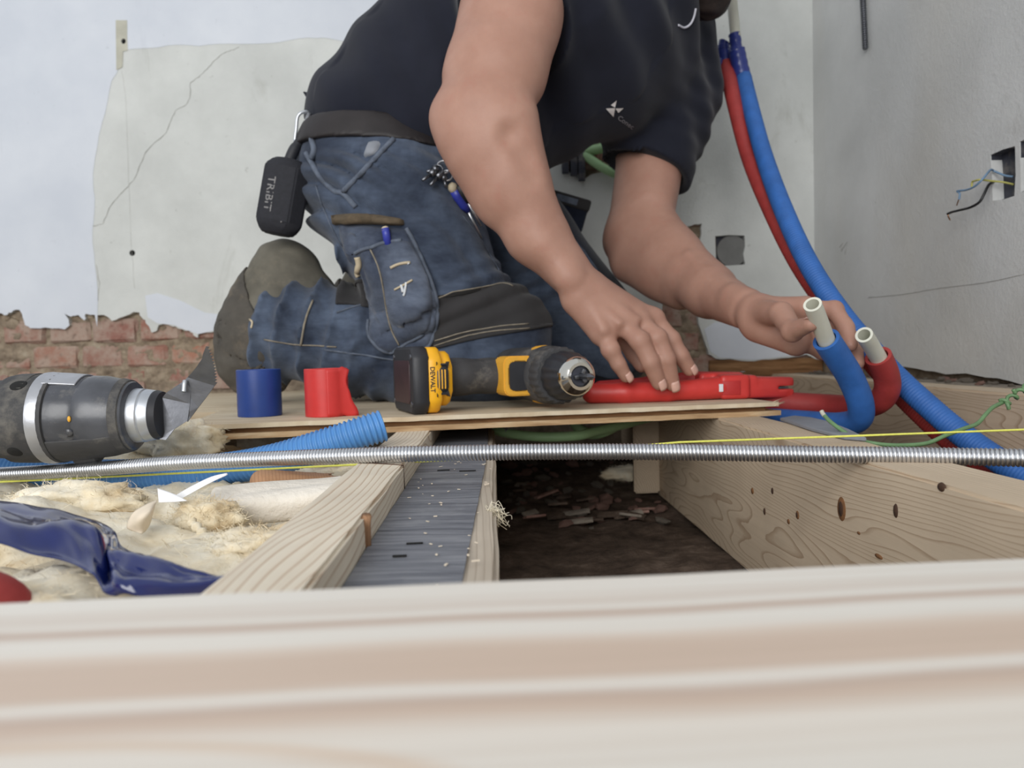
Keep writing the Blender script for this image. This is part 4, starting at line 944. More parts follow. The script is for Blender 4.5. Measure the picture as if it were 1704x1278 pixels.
# ------------------------------------------------------------------ cordless drill lying on its side
S = 1.10; A = math.radians(19); hd = Vector((math.cos(A), math.sin(A), 0)); cdv = Vector((math.sin(A), -math.cos(A), 0))
corner = atz(690, 692, .0182)
O = corner-cdv*(.058*S)
DM = Matrix(((hd.x*S, cdv.x*S, 0, O.x), (hd.y*S, cdv.y*S, 0, O.y), (0, 0, S, .0182), (0, 0, 0, 1)))     # local (u: up the handle, v: chuck way, w: up)
DR = thing('cordless_drill', 'yellow and black cordless drill lying on its side on the board', 'drill', (O.x, O.y, .018))
def dpart(name, vf, m, parent=DR, smooth=40, **kw):
    v, f = vf; return mk(name, ([DM @ Vector(p) for p in v], f), m, parent, smooth=smooth, **kw)
def oct_block(u0, u1, v0, v1, w0, w1, ch, bev=.002):
    """block with chamfered corners seen along u"""
    poly = [(v0+ch, w0), (v1-ch, w0), (v1, w0+ch), (v1, w1-ch), (v1-ch, w1), (v0+ch, w1), (v0, w1-ch), (v0, w0+ch)]
    V, Fc = prism(poly, u1-u0, bev); return [Vector((u0+v.z, v.x, v.y)) for v in V], Fc
bat = dpart('battery', oct_block(0, .019, -.055, .058, .0, .078, .012, .003), MT['blackp'])
dpart('battery_label', [*oct_block(-.0008, .0004, -.043, .040, .012, .062, .004, .0002)], MT['label'], bat)
for w_ in (.012, .066):
    for v_ in (-.044, .047):
        V, Fc = lathe([(-.0012, .0028), (-.0006, .0034), (.001, .0034)], 12); dpart('screw', ([Vector((v.x, v_+v.y, w_+v.z)) for v in V], Fc), MT['dullsteel'], bat)
sh = dpart('battery_shoulder', oct_block(.0175, .0335, -.052, .0580, .001, .077, .014, .003), MT['yellow'])
dpart('foot', oct_block(.0325, .048, -.046, .052, .008, .072, .016, .004), MT['yellow'])
dpart('release_catch', oct_block(.0265, .041, .050, .0592, .022, .058, .008, .002), MT['blackp'])
dpart('catch_ridge', join(*[box(.0285+.0036*i, .030+.0036*i, .057, .0600, .029, .051, .0005) for i in range(3)]), MT['yellowd'])
tx = text_vf('DEWALT', .0075, .0006, .95)
dpart('lettering', ([Vector((.0218+p.y*1.0, .0583+p.z, .040+p.x*-1.0)) for p in tx[0]], tx[1]), MT['blackp'], sh, smooth=False)
g = Field((.01, -.05, -.01), (.22, .07, .09), .0022)
g.chain([(.044, -.002, .040), (.070, .001, .040), (.110, .000, .040), (.135, .004, .040), (.150, .004, .040)], [.029, .0255, .0245, .026, .028], .006, ((0, 0, 1), 1.15))
v, q = g.mesh(1); np_ = np.concatenate([v, np.ones((len(v), 1))], 1) @ np.array(DM).T
np_obj('grip', (np_[:, :3], q), MT['dusty'], DR)
g = Field((.10, -.11, -.01), (.22, .08, .09), .0022)
g.cone((.172, -.075, .040), (.172, .045, .040), .034, .0345, .004).cone((.150, -.01, .040), (.160, .02, .040), .026, .03, .01)
v, q = g.mesh(1); np_ = np.concatenate([v, np.ones((len(v), 1))], 1) @ np.array(DM).T
np_obj('motor_housing', (np_[:, :3], q), MT['dusty'], DR)
def rplate(u0, u1, w0, w1, v0, v1, r, bev=.0015):
    P = []
    for cx, cy, a0 in ((u1-r, w1-r, 0), (u0+r, w1-r, 90), (u0+r, w0+r, 180), (u1-r, w0+r, 270)):
        for k in range(5): t = math.radians(a0+22.5*k); P.append((cx+r*math.cos(t), cy+r*math.sin(t)))
    V, Fc = prism(P, v1-v0, bev, 2); return [Vector((v.x, v0+v.z, v.y)) for v in V], Fc
fr = dpart('trigger_frame', rplate(.112, .154, .016, .064, .012, .046, .009), MT['yellowd'])
dpart('trigger', rplate(.1175, .1485, .0215, .0585, .044, .0475, .007), MT['blackp'], fr)
dpart('housing_cap', join(xf(lathe([(0, .0352), (.003, .0362), (.014, .0362), (.017, .035)], 28, False), Matrix(((0, 1, 0, .172), (1, 0, 0, .018), (0, 0, 1, .040), (0, 0, 0, 1))))), MT['yellowd'])
def dlathe(name, prof, m, seg=32, parent=DR, sm=40):
    V, Fc = lathe(prof, seg); return dpart(name, ([Vector((.172+v.y, v.x, .040+v.z)) for v in V], Fc), m, parent, sm)
dlathe('gear_case', [(.036, .0345), (.040, .0358), (.054, .0352), (.058, .033)], MT['dusty'])
V, Fc = [], []
def ribbed(prof, seg, nr, dep):
    V, Fc = [], []
    for x, r in prof:
        for k in range(seg): t = 2*math.pi*k/seg; rr = r-dep*(1 if (k*nr//seg*2 != (k*nr*2)//seg) else 0); V.append(Vector((x, rr*math.cos(t), rr*math.sin(t))))
    for i in range(len(prof)-1):
        for k in range(seg): k2 = (k+1) % seg; Fc.append((i*seg+k, i*seg+k2, (i+1)*seg+k2, (i+1)*seg+k))
    Fc.append(tuple(range(seg-1, -1, -1))); Fc.append(tuple((len(prof)-1)*seg+k for k in range(seg))); return V, Fc
V, Fc = ribbed([(.058, .0335), (.060, .0345), (.078, .0338), (.081, .032)], 96, 24, .0012); dpart('clutch_ring', ([Vector((.172+v.y, v.x, .040+v.z)) for v in V], Fc), MT['dusty'])
V, Fc = ribbed([(.081, .0275), (.084, .0288), (.108, .0272), (.122, .0215)], 96, 16, .0009); ch = dpart('chuck_sleeve', ([Vector((.172+v.y, v.x, .040+v.z)) for v in V], Fc), MT['blackp'])
dlathe('chuck_nose', [(.118, .0222), (.122, .0222), (.126, .0205), (.130, .0172), (.1315, .0155), (.1315, .012), (.129, .0105), (.126, .010)], MT['chrome'], 72, DR, 30)
dlathe('chuck_mouth', [(.1275, .0108), (.129, .0104), (.1290, .0001)], MT['boxdark'], 24)
for k in range(3):
    t = k*2.094+.4; M3 = Matrix.Translation((.172, .131, .040)) @ Matrix.Rotation(t, 4, 'Y'); dpart('jaw', xf(box(-.0022, .0022, -.004, .004, .003, .0085, .001), M3), MT['dullsteel'])
dlathe('bit', [(.128, .0034), (.150, .0034), (.152, .0042), (.156, .0042), (.164, .0012)], MT['dullsteel'], 6, DR, 30)

# ------------------------------------------------------------------ red pipe cutter
CU = thing('pipe_cutter', 'red enamelled pipe cutter lying under his near hand', 'pipe cutter', atz(1150, 668, .018))
def cpx(px, py, z): return np.array(atz(px, py, z))
R3 = np.eye(3)
z0 = .018
def cutter_part(name, segs, m, h=.0025, boxes=(), cuts=(), parent=CU):
    pts = [np.array(p) for s in segs for p in s[:2]]+[np.array(b[0]) for b in boxes]
    lo = np.min(pts, 0)-.05; hi = np.max(pts, 0)+.05; g = Field(lo, hi, h)
    for a_, b_, ra, rb, fl in segs: g.cone(a_, b_, ra, rb, .006, ((0, 0, 1), fl))
    for c_, hf, R, rad in boxes: g.rbox(c_, hf, R, rad, .004)
    for c_, hf, R, rad in cuts: g.rbox(c_, hf, R, rad, 0, 'sub')
    return np_obj(name, g.mesh(1), m, parent)
Yc = 1.095
def cp(px, Y, z): p = at(px, 640, Y); return np.array((p.x, Y, z))
th = math.atan2(.05, .28); Rm = np.array(Matrix.Rotation(.06, 3, 'Z'))
cutter_part('handle', [(cp(985, 1.085, z0+.0145), cp(1040, 1.08, z0+.0145), .0150, .0150, 1.05), (cp(1040, 1.08, z0+.0145), cp(1110, 1.085, z0+.0145), .0150, .0145, 1.0), (cp(1110, 1.085, z0+.0145), cp(1196, 1.10, z0+.017), .0145, .0170, 1.05)], MT['red'])
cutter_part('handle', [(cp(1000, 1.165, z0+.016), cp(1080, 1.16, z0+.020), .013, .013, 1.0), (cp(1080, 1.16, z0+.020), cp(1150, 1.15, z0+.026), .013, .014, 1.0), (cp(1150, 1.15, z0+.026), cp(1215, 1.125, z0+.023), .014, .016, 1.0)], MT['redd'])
c1 = cp(1215, 1.11, z0+.018)
cutter_part('pivot_housing', [], MT['red'], .0022, [(c1, (.022, .024, .0175), Rm, .006), (cp(1196, 1.13, z0+.029), (.034, .016, .009), Rm, .006)])
c2 = cp(1268, 1.115, z0+.0150)
cutter_part('jaw', [(cp(1225, 1.112, z0+.017), cp(1300, 1.11, z0+.0145), .0165, .0145, 1.0)], MT['red'], .0022, [(c2, (.042, .018, .0148), Rm, .005), (cp(1228, 1.11, z0+.026), (.024, .016, .008), Rm, .005)], [(cp(1311, 1.11, z0+.015), (.020, .05, .0022), Rm, .0008)])
mk('cutter_blade', xf(box(-.012, .006, -.012, .012, -.0008, .0008), Matrix.Translation(Vector(cp(1300, 1.11, z0+.015)))), MT['dullsteel'], CU, smooth=False)
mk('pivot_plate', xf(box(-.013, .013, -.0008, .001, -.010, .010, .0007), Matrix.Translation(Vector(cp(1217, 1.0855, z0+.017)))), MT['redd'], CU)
mk('paint_chip', xf(box(-.003, .003, -.0006, .001, -.006, .005, .0005), Matrix.Translation(Vector(cp(1200, 1.0822, z0+.018)))), MT['paint'], CU)
for px_ in (1212, 1236):
    V, Fc = lathe([(0, .004), (.0015, .0035)], 12); b_ = cp(px_, 1.128, z0+.0375); mk('rivet', ([Vector((b_[0]+v.y, b_[1]+v.z, b_[2]+v.x)) for v in V], Fc), MT['boxdark'], CU)

# ------------------------------------------------------------------ oscillating multi-tool
TY = .77; kpx = TY/F
MTO = thing('multi_tool', 'dusty dark oscillating multi-tool with saw blade resting on the blue conduit', 'power tool', at(100, 770, TY))
ax0, ax1 = at(-80, 700, TY), at(275, 690, TY); axd = (ax1-ax0).normalized(); nrm = Vector((0, -1, 0)); nrm = (nrm-axd*nrm.dot(axd)).normalized(); bi = nrm.cross(axd)
def tool_mat(px):
    t = (px+80)/355; p = ax0.lerp(ax1, t); return Matrix(((axd.x, nrm.x, bi.x, p.x), (axd.y, nrm.y, bi.y, p.y), (axd.z, nrm.z, bi.z, p.z), (0, 0, 0, 1)))
def tlathe(name, prof, m, seg=36, sq=(1, 1), parent=MTO, off=0, sm=35):
    V, Fc = lathe([((x-prof[0][0])*kpx, r*kpx) for x, r in prof], seg); Mx = tool_mat(prof[0][0])
    return mk(name, ([Mx @ Vector((v.x, v.y*sq[0], v.z*sq[1]+off*kpx)) for v in V], Fc), m, parent, smooth=sm)
tlathe('rear_housing', [(-420, 45), (-410, 52), (-200, 55), (-80, 58), (-30, 62), (20, 66), (30, 70), (84, 71), (86, 68)], MT['dusty'])
tlathe('side_cap', [(22, 54), (24, 66), (30, 73), (80, 74), (84, 72)], MT['dusty'], 36, (1.02, .98))
tlathe('trim_ring', [(83, 70), (84, 75), (92, 75.5), (104, 73), (106, 69)], MT['silverp'], 40)
tlathe('gear_housing', [(100, 66), (104, 70), (118, 70), (144, 69), (151, 66), (158, 67.5), (180, 66.5), (198, 62), (212, 60), (222, 55), (225, 46)], MT['smoke'])
tlathe('front_band', [(206, 60), (208, 62), (220, 59), (223, 54)], MT['dusty'])
tlathe('collar', [(222, 44), (224, 45), (242, 44), (244, 42), (246, 43), (258, 41), (262, 39)], MT['alu'])
tlathe('clamp_nut', [(260, 40), (263, 41), (272, 38), (275, 30)], MT['blackp'])
tlathe('power_switch', [(-40, 68), (-38, 70), (2, 71), (5, 68)], MT['red'], 36, (1, .28))
for px_, dz, w_ in ((62, 55, 12), (56, -47, 11), (166, 50, 12)):
    th_ = math.asin(max(-1, min(1, dz/(72 if px_ < 100 else 64)))); rr = (73 if px_ < 100 else 63)*kpx; Mx = tool_mat(px_)
    V, Fc = lathe([(-.001, .001), (-.001, w_*kpx*.9), (.0015, w_*kpx)], 16); out = []
    for v in V:
        q = Vector((v.y*1.15, 0, 0)); ang_ = th_+v.z/rr; out.append(Mx @ Vector((v.y*1.1, (rr+.0006-max(0, v.x)*.6)*math.cos(ang_), (rr+.0006)*math.sin(ang_))))
    mk('vent_slot', (out, Fc), MT['hole'], MTO)
for a_, e_ in ((.62, 182), (-.30, 148)):
    Mx = tool_mat(e_); rr = (66 if e_ < 170 else 60)*kpx
    V, Fc = lathe([(-.001, .0045), (.0014, .004), (.0016, .0001)], 10); mk('screw_boss', ([Mx @ Vector((v.y, (rr+v.x)*math.cos(a_)-v.z*math.sin(a_), (rr+v.x)*math.sin(a_)+v.z*math.cos(a_))) for v in V], Fc), MT['smoke'], MTO)
tlathe('guide_rib', [(100, 73), (102, 74), (108, 74), (109, 71)], MT['dusty'])
tlathe('foot_bump', [(120, 10), (124, 17), (160, 17), (168, 8)], MT['dusty'], 20, (1, 1), MTO, -60)
def arc_shell(name, prof, a0, a1, m, n=16, t=.0022):
    V, Fc = [], []
    for x, r in prof:
        Mx = tool_mat(x)
        for k in range(n+1): a = math.radians(a0+(a1-a0)*k/n); V.append(Mx @ Vector((0, r*kpx*math.cos(a), r*kpx*math.sin(a))))
    for i in range(len(prof)-1):
        for k in range(n): Fc.append((i*(n+1)+k, i*(n+1)+k+1, (i+1)*(n+1)+k+1, (i+1)*(n+1)+k))
    o = mk(name, (V, Fc), m, MTO); md = o.modifiers.new('thickness', 'SOLIDIFY'); md.thickness = t; md.offset = 1; md2 = o.modifiers.new('round', 'BEVEL'); md2.width = .0008; md2.segments = 2
arc_shell('rubber_guard', [(34, 72), (60, 73), (100, 73), (150, 70), (190, 66), (214, 60)], -150, -28, MT['dusty'])
arc_shell('top_guard', [(86, 75), (100, 74.5), (120, 73), (150, 70)], 52, 140, MT['silverp'])
arc_shell('rear_guard', [(24, 70), (40, 73.5), (70, 74)], 30, 150, MT['dusty'])
for px_, a_ in ((141, -.02), (152, .03)):  # housing highlights put into colour as small white and yellow lens discs
    Mx = tool_mat(px_); rr = 67*kpx; V, Fc = lathe([(0, .0017), (.0010, .0014), (.0012, .0001)], 12); mk('lens_highlight', ([Mx @ Vector((v.y, (rr+v.x)*math.cos(a_), (rr)*math.sin(a_)+v.z*(1 if px_ < 145 else 1.8))) for v in V], Fc), MT['paint' if px_ < 145 else 'yellowd'], MTO)
# blade: mounting plate, bent up into the serrated saw end
def plate(name, pts, t, m, parent=MTO):
    """pts: (px, py, Y); a sheet with thickness"""
    P = [at(*p) for p in pts]; n = len(P); nr = Vector((0, 1, 0))*t
    V = P+[p+nr for p in P]; Fc = [tuple(range(n)), tuple(range(2*n-1, n-1, -1))]+[(i, i+n, (i+1) % n+n, (i+1) % n) for i in range(n)]
    bm = bmesh.new(); vs = [bm.verts.new(v) for v in V]
    for f in Fc: bm.faces.new([vs[i] for i in f])
    bmesh.ops.recalc_face_normals(bm, faces=bm.faces[:]); bmesh.ops.triangulate(bm, faces=[f for f in bm.faces if len(f.verts) > 4]); return mk(name, bmvf(bm), m, parent, smooth=False)
bl = plate('blade_mount', [(262, 730, .765), (270, 662, .765), (276, 654, .765), (297, 640, .768), (306, 634, .77), (318, 640, .772), (316, 672, .772), (312, 700, .77), (290, 714, .766), (276, 732, .765)], .0016, MT['dullsteel'])
teeth = []
N = 13
for i in range(N):
    t0, t1 = i/N, (i+.5)/N; 
    for t, o_ in ((t0, 0), (t1, 4.2)):
        x = 343+(357-343)*t+4*math.sin(math.pi*t); y = 576+(640-576)*t; teeth.append((x+o_, y-o_*.25, .775-.02*(1-t)))
plate('saw_blade', [(300, 640, .77), (312, 628, .77), (326, 612, .765), (336, 597, .76), (338, 588, .757)]+teeth+[(357, 642, .775), (344, 660, .775), (330, 678, .775), (318, 694, .773), (312, 702, .771), (304, 690, .77)], .0013, MT['dullsteel'], MTO)
Mx = tool_mat(268); px_tube('clamp_pin', [(306, 652, .764), (307, 640, .766), (308, 634, .768)], .0025, MT['alu'], MTO)

# ------------------------------------------------------------------ the man
A3 = lambda px, py, Y: np.array(at(px, py, Y))
def field(pts, margin, h):
    P = np.array(pts); return Field(P.min(0)-margin, P.max(0)+margin, h)
PM = thing('person', 'man in black t-shirt and worn blue jeans kneeling and bending over the pipes', 'person', A3(760, 640, 1.32))

# --- near arm and hand (his right), one surface from shoulder to fingertips
sh, um, ue, el = A3(868, -95, 1.19), A3(852, 40, 1.135), A3(826, 120, 1.105), A3(800, 192, 1.085)
f1, f2, f3, wr1 = A3(818, 250, 1.083), A3(846, 310, 1.083), A3(892, 388, 1.083), A3(955, 462, 1.080)
kn = dict(p=A3(1006, 556, 1.055), r=A3(1036, 541, 1.058), m=A3(1064, 535, 1.068), i=A3(1087, 531, 1.082))
hc = A3(1172, -118, 1.33)
g = Field((A3(720, 200, 1.03)[0]-.06, .835, .02), (hc[0]+.16, 1.62, hc[2]+.16), .0029)
g.chain([sh, um, ue, el], [.074, .064, .061, .053], .02)
g.cone(A3(880, 20, 1.12), A3(860, 130, 1.09), .042, .035, .03)             # biceps
g.cone(A3(820, 10, 1.15), A3(780, 130, 1.11), .042, .032, .03)             # triceps
g.ell(A3(748, 197, 1.09), (.026, .028, .026), None, .035)                   # point of the elbow
g.chain([el, f1, f2, f3, wr1], [.056, .055, .0505, .041, .0305], .02)
g.cone(A3(850, 200, 1.06), A3(880, 330, 1.07), .035, .022, .035)           # brachioradialis
g.cone(A3(770, 230, 1.08), A3(830, 340, 1.085), .032, .022, .03)
g.cone(A3(905, 410, 1.055), A3(955, 470, 1.055), .009, .011, .025)           # tendon side
g.ell(A3(945, 462, 1.052), (.014, .012, .014), None, .02)                    # ulna head
wr2 = A3(975, 487, 1.075)
for k_, rr in (('p', .0165), ('r', .0165), ('m', .0170), ('i', .0165)):
    g.cone(wr2, kn[k_], .024, rr*.86, .014)
g.cone(A3(962, 500, 1.065), A3(1000, 552, 1.06), .022, .016, .014)         # little-finger side of the palm
g.cone(A3(985, 480, 1.09), A3(1075, 535, 1.10), .022, .016, .015)
for k_ in 'prmi': g.ell(kn[k_]+np.array((0, -.001, .001)), (.0128,)*3, None, .012)
fing = dict(p=[(1016, 582, 1.044), (1029, 606, 1.046), (1041, 626, 1.050)], r=[(1064, 566, 1.040), (1082, 602, 1.038), (1096, 637, 1.046)], m=[(1094, 562, 1.050), (1110, 598, 1.046), (1119, 639, 1.054)], i=[(1116, 566, 1.075), (1133, 592, 1.072), (1147, 614, 1.078)])
fr_ = dict(p=(.0128, .0118, .0108, .0092), r=(.0140, .0130, .0118, .0102), m=(.0138, .0128, .0118, .0102), i=(.0134, .0124, .0112, .0096))
nails = []
for k_ in 'prmi':
    J = [kn[k_]]+[A3(*q) for q in fing[k_]]
    for a in range(3): g.cone(J[a], J[a+1], fr_[k_][a], fr_[k_][a+1], .0035)
    g.ell(J[1], (fr_[k_][1]*1.02,)*3, None, .006)
    nails.append((J[2], J[3], fr_[k_][3]))
g.chain([A3(1000, 515, 1.105), A3(1035, 560, 1.12), A3(1056, 588, 1.112), A3(1068, 608, 1.100)], [.018, .0135, .0118, .0100], .006)   # thumb behind
# forearm muscle groove, veins and tendons
for seg in ([(850, 225, 1.017), (880, 258, 1.017), (893, 290, 1.022)],):
    P_ = [A3(*q) for q in seg]
    for a in range(len(P_)-1): g.cone(P_[a], P_[a+1], .010, .008, .02, None, 'sub')
for a, b in (((985, 500, 1.053), (1030, 538, 1.040)), ((990, 492, 1.055), (1060, 532, 1.049)), ((982, 506, 1.05), (1004, 548, 1.038))):
    g.cone(A3(*a), A3(*b), .004, .0045, .010)
# --- far arm and hand (his left)
s2, u2, e2 = A3(1100, 120, 1.50), A3(1083, 240, 1.45), A3(1062, 392, 1.385)
fa, fb, wr3 = A3(1118, 442, 1.30), A3(1180, 484, 1.19), A3(1240, 516, 1.075)
h2 = A3(1262, 524, 1.045)
k2 = dict(i=A3(1340, 512, .985), m=A3(1336, 530, 1.0), r=A3(1330, 549, 1.0), p=A3(1322, 566, .985))
g.chain([s2, u2, e2], [.072, .060, .055], .02)
g.cone(A3(1090, 285, 1.405), A3(1085, 340, 1.37), .040, .036, .03)
g.ell(A3(1035, 408, 1.41), (.026, .026, .026), None, .035)
g.chain([e2, fa, fb, wr3], [.056, .052, .0385, .0275], .02)
g.cone(A3(1100, 385, 1.34), A3(1165, 455, 1.22), .034, .020, .03)
g.cone(A3(1050, 440, 1.36), A3(1130, 490, 1.27), .035, .022, .03)
g.cone(A3(1220, 492, 1.09), A3(1250, 500, 1.06), .012, .012, .02)
for k_, rr in (('i', .0160), ('m', .0165), ('r', .0160), ('p', .0150)): g.cone(h2, k2[k_], .0235, rr, .012)
g.cone(A3(1262, 545, 1.04), A3(1325, 571, .985), .020, .016, .014)
for k_ in 'imrp': g.ell(k2[k_], (.0118,)*3, None, .006)
f2_ = dict(i=[(1388, 515, .965), (1408, 545, .945), (1415, 574, .930)], m=[(1402, 540, .980), (1422, 576, .960), (1426, 604, .945)], r=[(1400, 566, .990), (1420, 596, .970), (1424, 618, .955)], p=[(1368, 584, .985), (1390, 596, .980), (1402, 604, .975)])
for k_ in 'imrp':
    J = [k2[k_]]+[A3(*q) for q in f2_[k_]]; rr = (.0118, .0108, .0100, .0088) if k_ != 'p' else (.0105, .0096, .0088, .0078)
    for a in range(3): g.cone(J[a], J[a+1], rr[a], rr[a+1], .0035)
    g.ell(J[1], (rr[1]*1.08,)*3, None, .004)
th = [A3(1270, 520, 1.02), A3(1300, 522, .960), A3(1319, 551, .915), A3(1349, 539, .873)]
for a in range(3): g.cone(th[a], th[a+1], (.0175, .0150, .0125)[a], (.0150, .0125, .0092)[a], .008 if a == 0 else .004)
g.ell(th[2], (.0132,)*3, None, .004); nails.append((th[2], th[3], .0095))
# --- head, neck and the trunk under the shirt
hc = A3(1172, -118, 1.33); nk = A3(1085, -10, 1.36)
fd = np.array((.88, -.15, -.45)); fd /= np.linalg.norm(fd)                # face looks down at the pipes
hu = np.array((.45, -.02, .88)); hu -= fd*(hu@fd); hu /= np.linalg.norm(hu); hr = np.cross(fd, hu)
RH = np.stack([fd, hr, hu], 1)
hp = lambda f, r, u: hc+fd*f+hr*r+hu*u
chin_off = A3(1178, 2, 1.31)
g.ell(hp(-.012, 0, .022), (.098, .078, .092), RH, .01)
g.ell(hp(.028, 0, -.035), (.062, .060, .078), RH, .04)
g.cone(hp(.058, 0, -.098), hp(.035, 0, -.085), .024, .034, .03)
for s in (-1, 1):
    g.cone(hp(-.005, s*.052, -.06), hp(.05, s*.018, -.095), .022, .022, .02)
    g.ell(hp(.072, s*.034, .006), (.020, .018, .014), RH, .01, 'sub')
    g.ell(hp(-.012, s*.080, -.012), (.020, .008, .032), RH, .006)
    g.ell(hp(.066, s*.036, -.022), (.02, .018, .018), RH, .02)
g.cone(hp(.078, 0, .024), hp(.102, 0, -.022), .008, .013, .010); g.cone(hp(.092, -.011, -.026), hp(.092, .011, -.026), .0085, .0085, .006)
g.cone(hp(.078, -.036, .026), hp(.078, .036, .026), .010, .010, .012)
g.cone(hp(.082, -.016, -.060), hp(.082, .016, -.060), .0075, .0075, .008); g.cone(hp(.092, -.02, -.0555), hp(.092, .02, -.0555), .0022, .0022, .003, None, 'sub')
g.cone(nk, hp(-.03, 0, -.04), .066, .060, .03)
g.chain([A3(640, 190, 1.33), A3(790, 120, 1.33), A3(940, 50, 1.33), nk], [.11, .115, .125, .07], .03)
g.cone(A3(950, 20, 1.28), sh, .085, .07, .03); g.cone(A3(1000, 40, 1.38), s2, .085, .07, .03)
for a, b in (((1145, 425, 1.215), (1180, 470, 1.155)), ((1180, 470, 1.155), (1230, 500, 1.065)), ((1092, 400, 1.31), (1145, 440, 1.23))): g.cone(A3(*a), A3(*b), .004, .004, .012)
w1 = Waves(5, 55, 8); g.disp(lambda P: .0006*w1(P), .01)
body = np_obj('body', g.mesh(1), MT['skin'], PM)
for s in (-1, 1):
    V, Fc = lathe([(-.012, .001), (-.011, .006), (-.006, .0105), (0, .012), (.006, .0105), (.011, .006), (.012, .001)], 16)
    c_ = hp(.062, s*.032, .006); e_ = mk('eye', ([Vector(c_)+v for v in V], Fc), MT['eyew'], body)
    c2_ = hp(.0705, s*.032, .003); mk('iris', ([Vector(c2_)+v*.4 for v in V], Fc), MT['eyei'], e_)
    mk('eyebrow', tube([Vector(hp(.083, s*.014, .034)), Vector(hp(.084, s*.03, .038)), Vector(hp(.074, s*.048, .032))], [.003, .004, .002], 8), MT['hair'], body)
mk('lips', join(tube([Vector(hp(.086, -.022, -.058)), Vector(hp(.0935, 0, -.054)), Vector(hp(.086, .022, -.058))], [.002, .0045, .002], 8), tube([Vector(hp(.085, -.02, -.061)), Vector(hp(.092, 0, -.064)), Vector(hp(.085, .02, -.061))], [.002, .005, .002], 8)), MT['lip'], body)
g = field([hc-.14, hc+.14], .03, .004)
g.ell(hp(-.018, 0, .030), (.100, .083, .096), RH, 0)
g.cut(hp(.035, 0, .02), fd*.75-hu*.66); g.cut(hp(0, 0, -.06), -hu)
w3 = Waves(9, 120, 12); g.disp(lambda P: .003*w3(P), .02); np_obj('hair', g.mesh(1), MT['hair'], PM)
g = field([hc-.14, hc+.14], .03, .003)
g.cone(hp(.064, 0, -.102), hp(.030, 0, -.092), .030, .041, .03); g.cone(hp(.03, 0, -.09), hp(-.015, 0, -.07), .04, .045, .03)
for s in (-1, 1): g.cone(hp(-.012, s*.057, -.035), hp(.05, s*.022, -.098), .026, .031, .02)
g.cut(hp(.0, 0, -.040), hu*.85+fd*.35)
w4 = Waves(10, 200, 12); g.disp(lambda P: .0018*w4(P), .02); np_obj('beard', g.mesh(1), MT['hair'], PM)
bb = bvh_of(body)
for a, b, r in nails:                          # nails on the back of each fingertip
    d = Vector(b-a).normalized(); n0 = Vector((0, -.75, .66)); n0 = (n0-d*n0.dot(d)).normalized(); sd = d.cross(n0)
    c_ = Vector(b)+d*(r*.25); V, Fc = [], []
    for j in range(6):
        for i in range(6):
            u = (i/5-.5)*2; v = (j/5-.5)*2; wd = r*.66*math.sqrt(max(.15, 1-.75*max(0, abs(v)-.3)**2)); V.append(c_+d*(v*r*.72)+sd*(u*wd)+n0*(r*1.02-(u*u)*r*.25-max(0, v)**2*r*.16))
    Fc = [(j*6+i, j*6+i+1, (j+1)*6+i+1, (j+1)*6+i) for j in range(5) for i in range(5)]
    q = bb.find_nearest(c_+n0*r)
    if q[0] is not None:
        off = (q[0]-(c_+n0*r)); V = [v+off+n0*.0004 for v in V]
    nl = mk('fingernail', (V, Fc), MT['nail'], body); md = nl.modifiers.new('thickness', 'SOLIDIFY'); md.thickness = .0008; md.offset = 1

# --- jeans
hipN, midN, kneeN = A3(634, 284, 1.30), A3(690, 410, 1.265), A3(806, 588, 1.245)
ankN = A3(462, 552, 1.30)
hipF, kneeF, ankF = A3(720, 262, 1.47), A3(1010, 572, 1.47), A3(640, 575, 1.52)
g = field([hipN, kneeN, ankN, hipF, kneeF, ankF, A3(560, 180, 1.33)], .15, .0042)
g.chain([hipN, A3(658, 335, 1.28), midN, A3(755, 510, 1.25), kneeN], [.128, .126, .112, .094, .086], .02)
g.chain([kneeN, A3(700, 590, 1.26), A3(600, 570, 1.275), A3(520, 555, 1.285), ankN], [.084, .086, .086, .080, .078], .016)
g.cone(A3(850, 545, 1.24), A3(845, 610, 1.24), .060, .054, .03)
g.cone(A3(628, 272, 1.33), A3(712, 258, 1.40), .120, .120, .03)                 # seat
g.cone(A3(606, 296, 1.30), A3(612, 296, 1.44), .100, .100, .04)
g.chain([hipF, A3(860, 410, 1.47), kneeF], [.125, .108, .088], .025)
g.chain([kneeF, A3(820, 590, 1.49), ankF], [.084, .086, .070], .016)
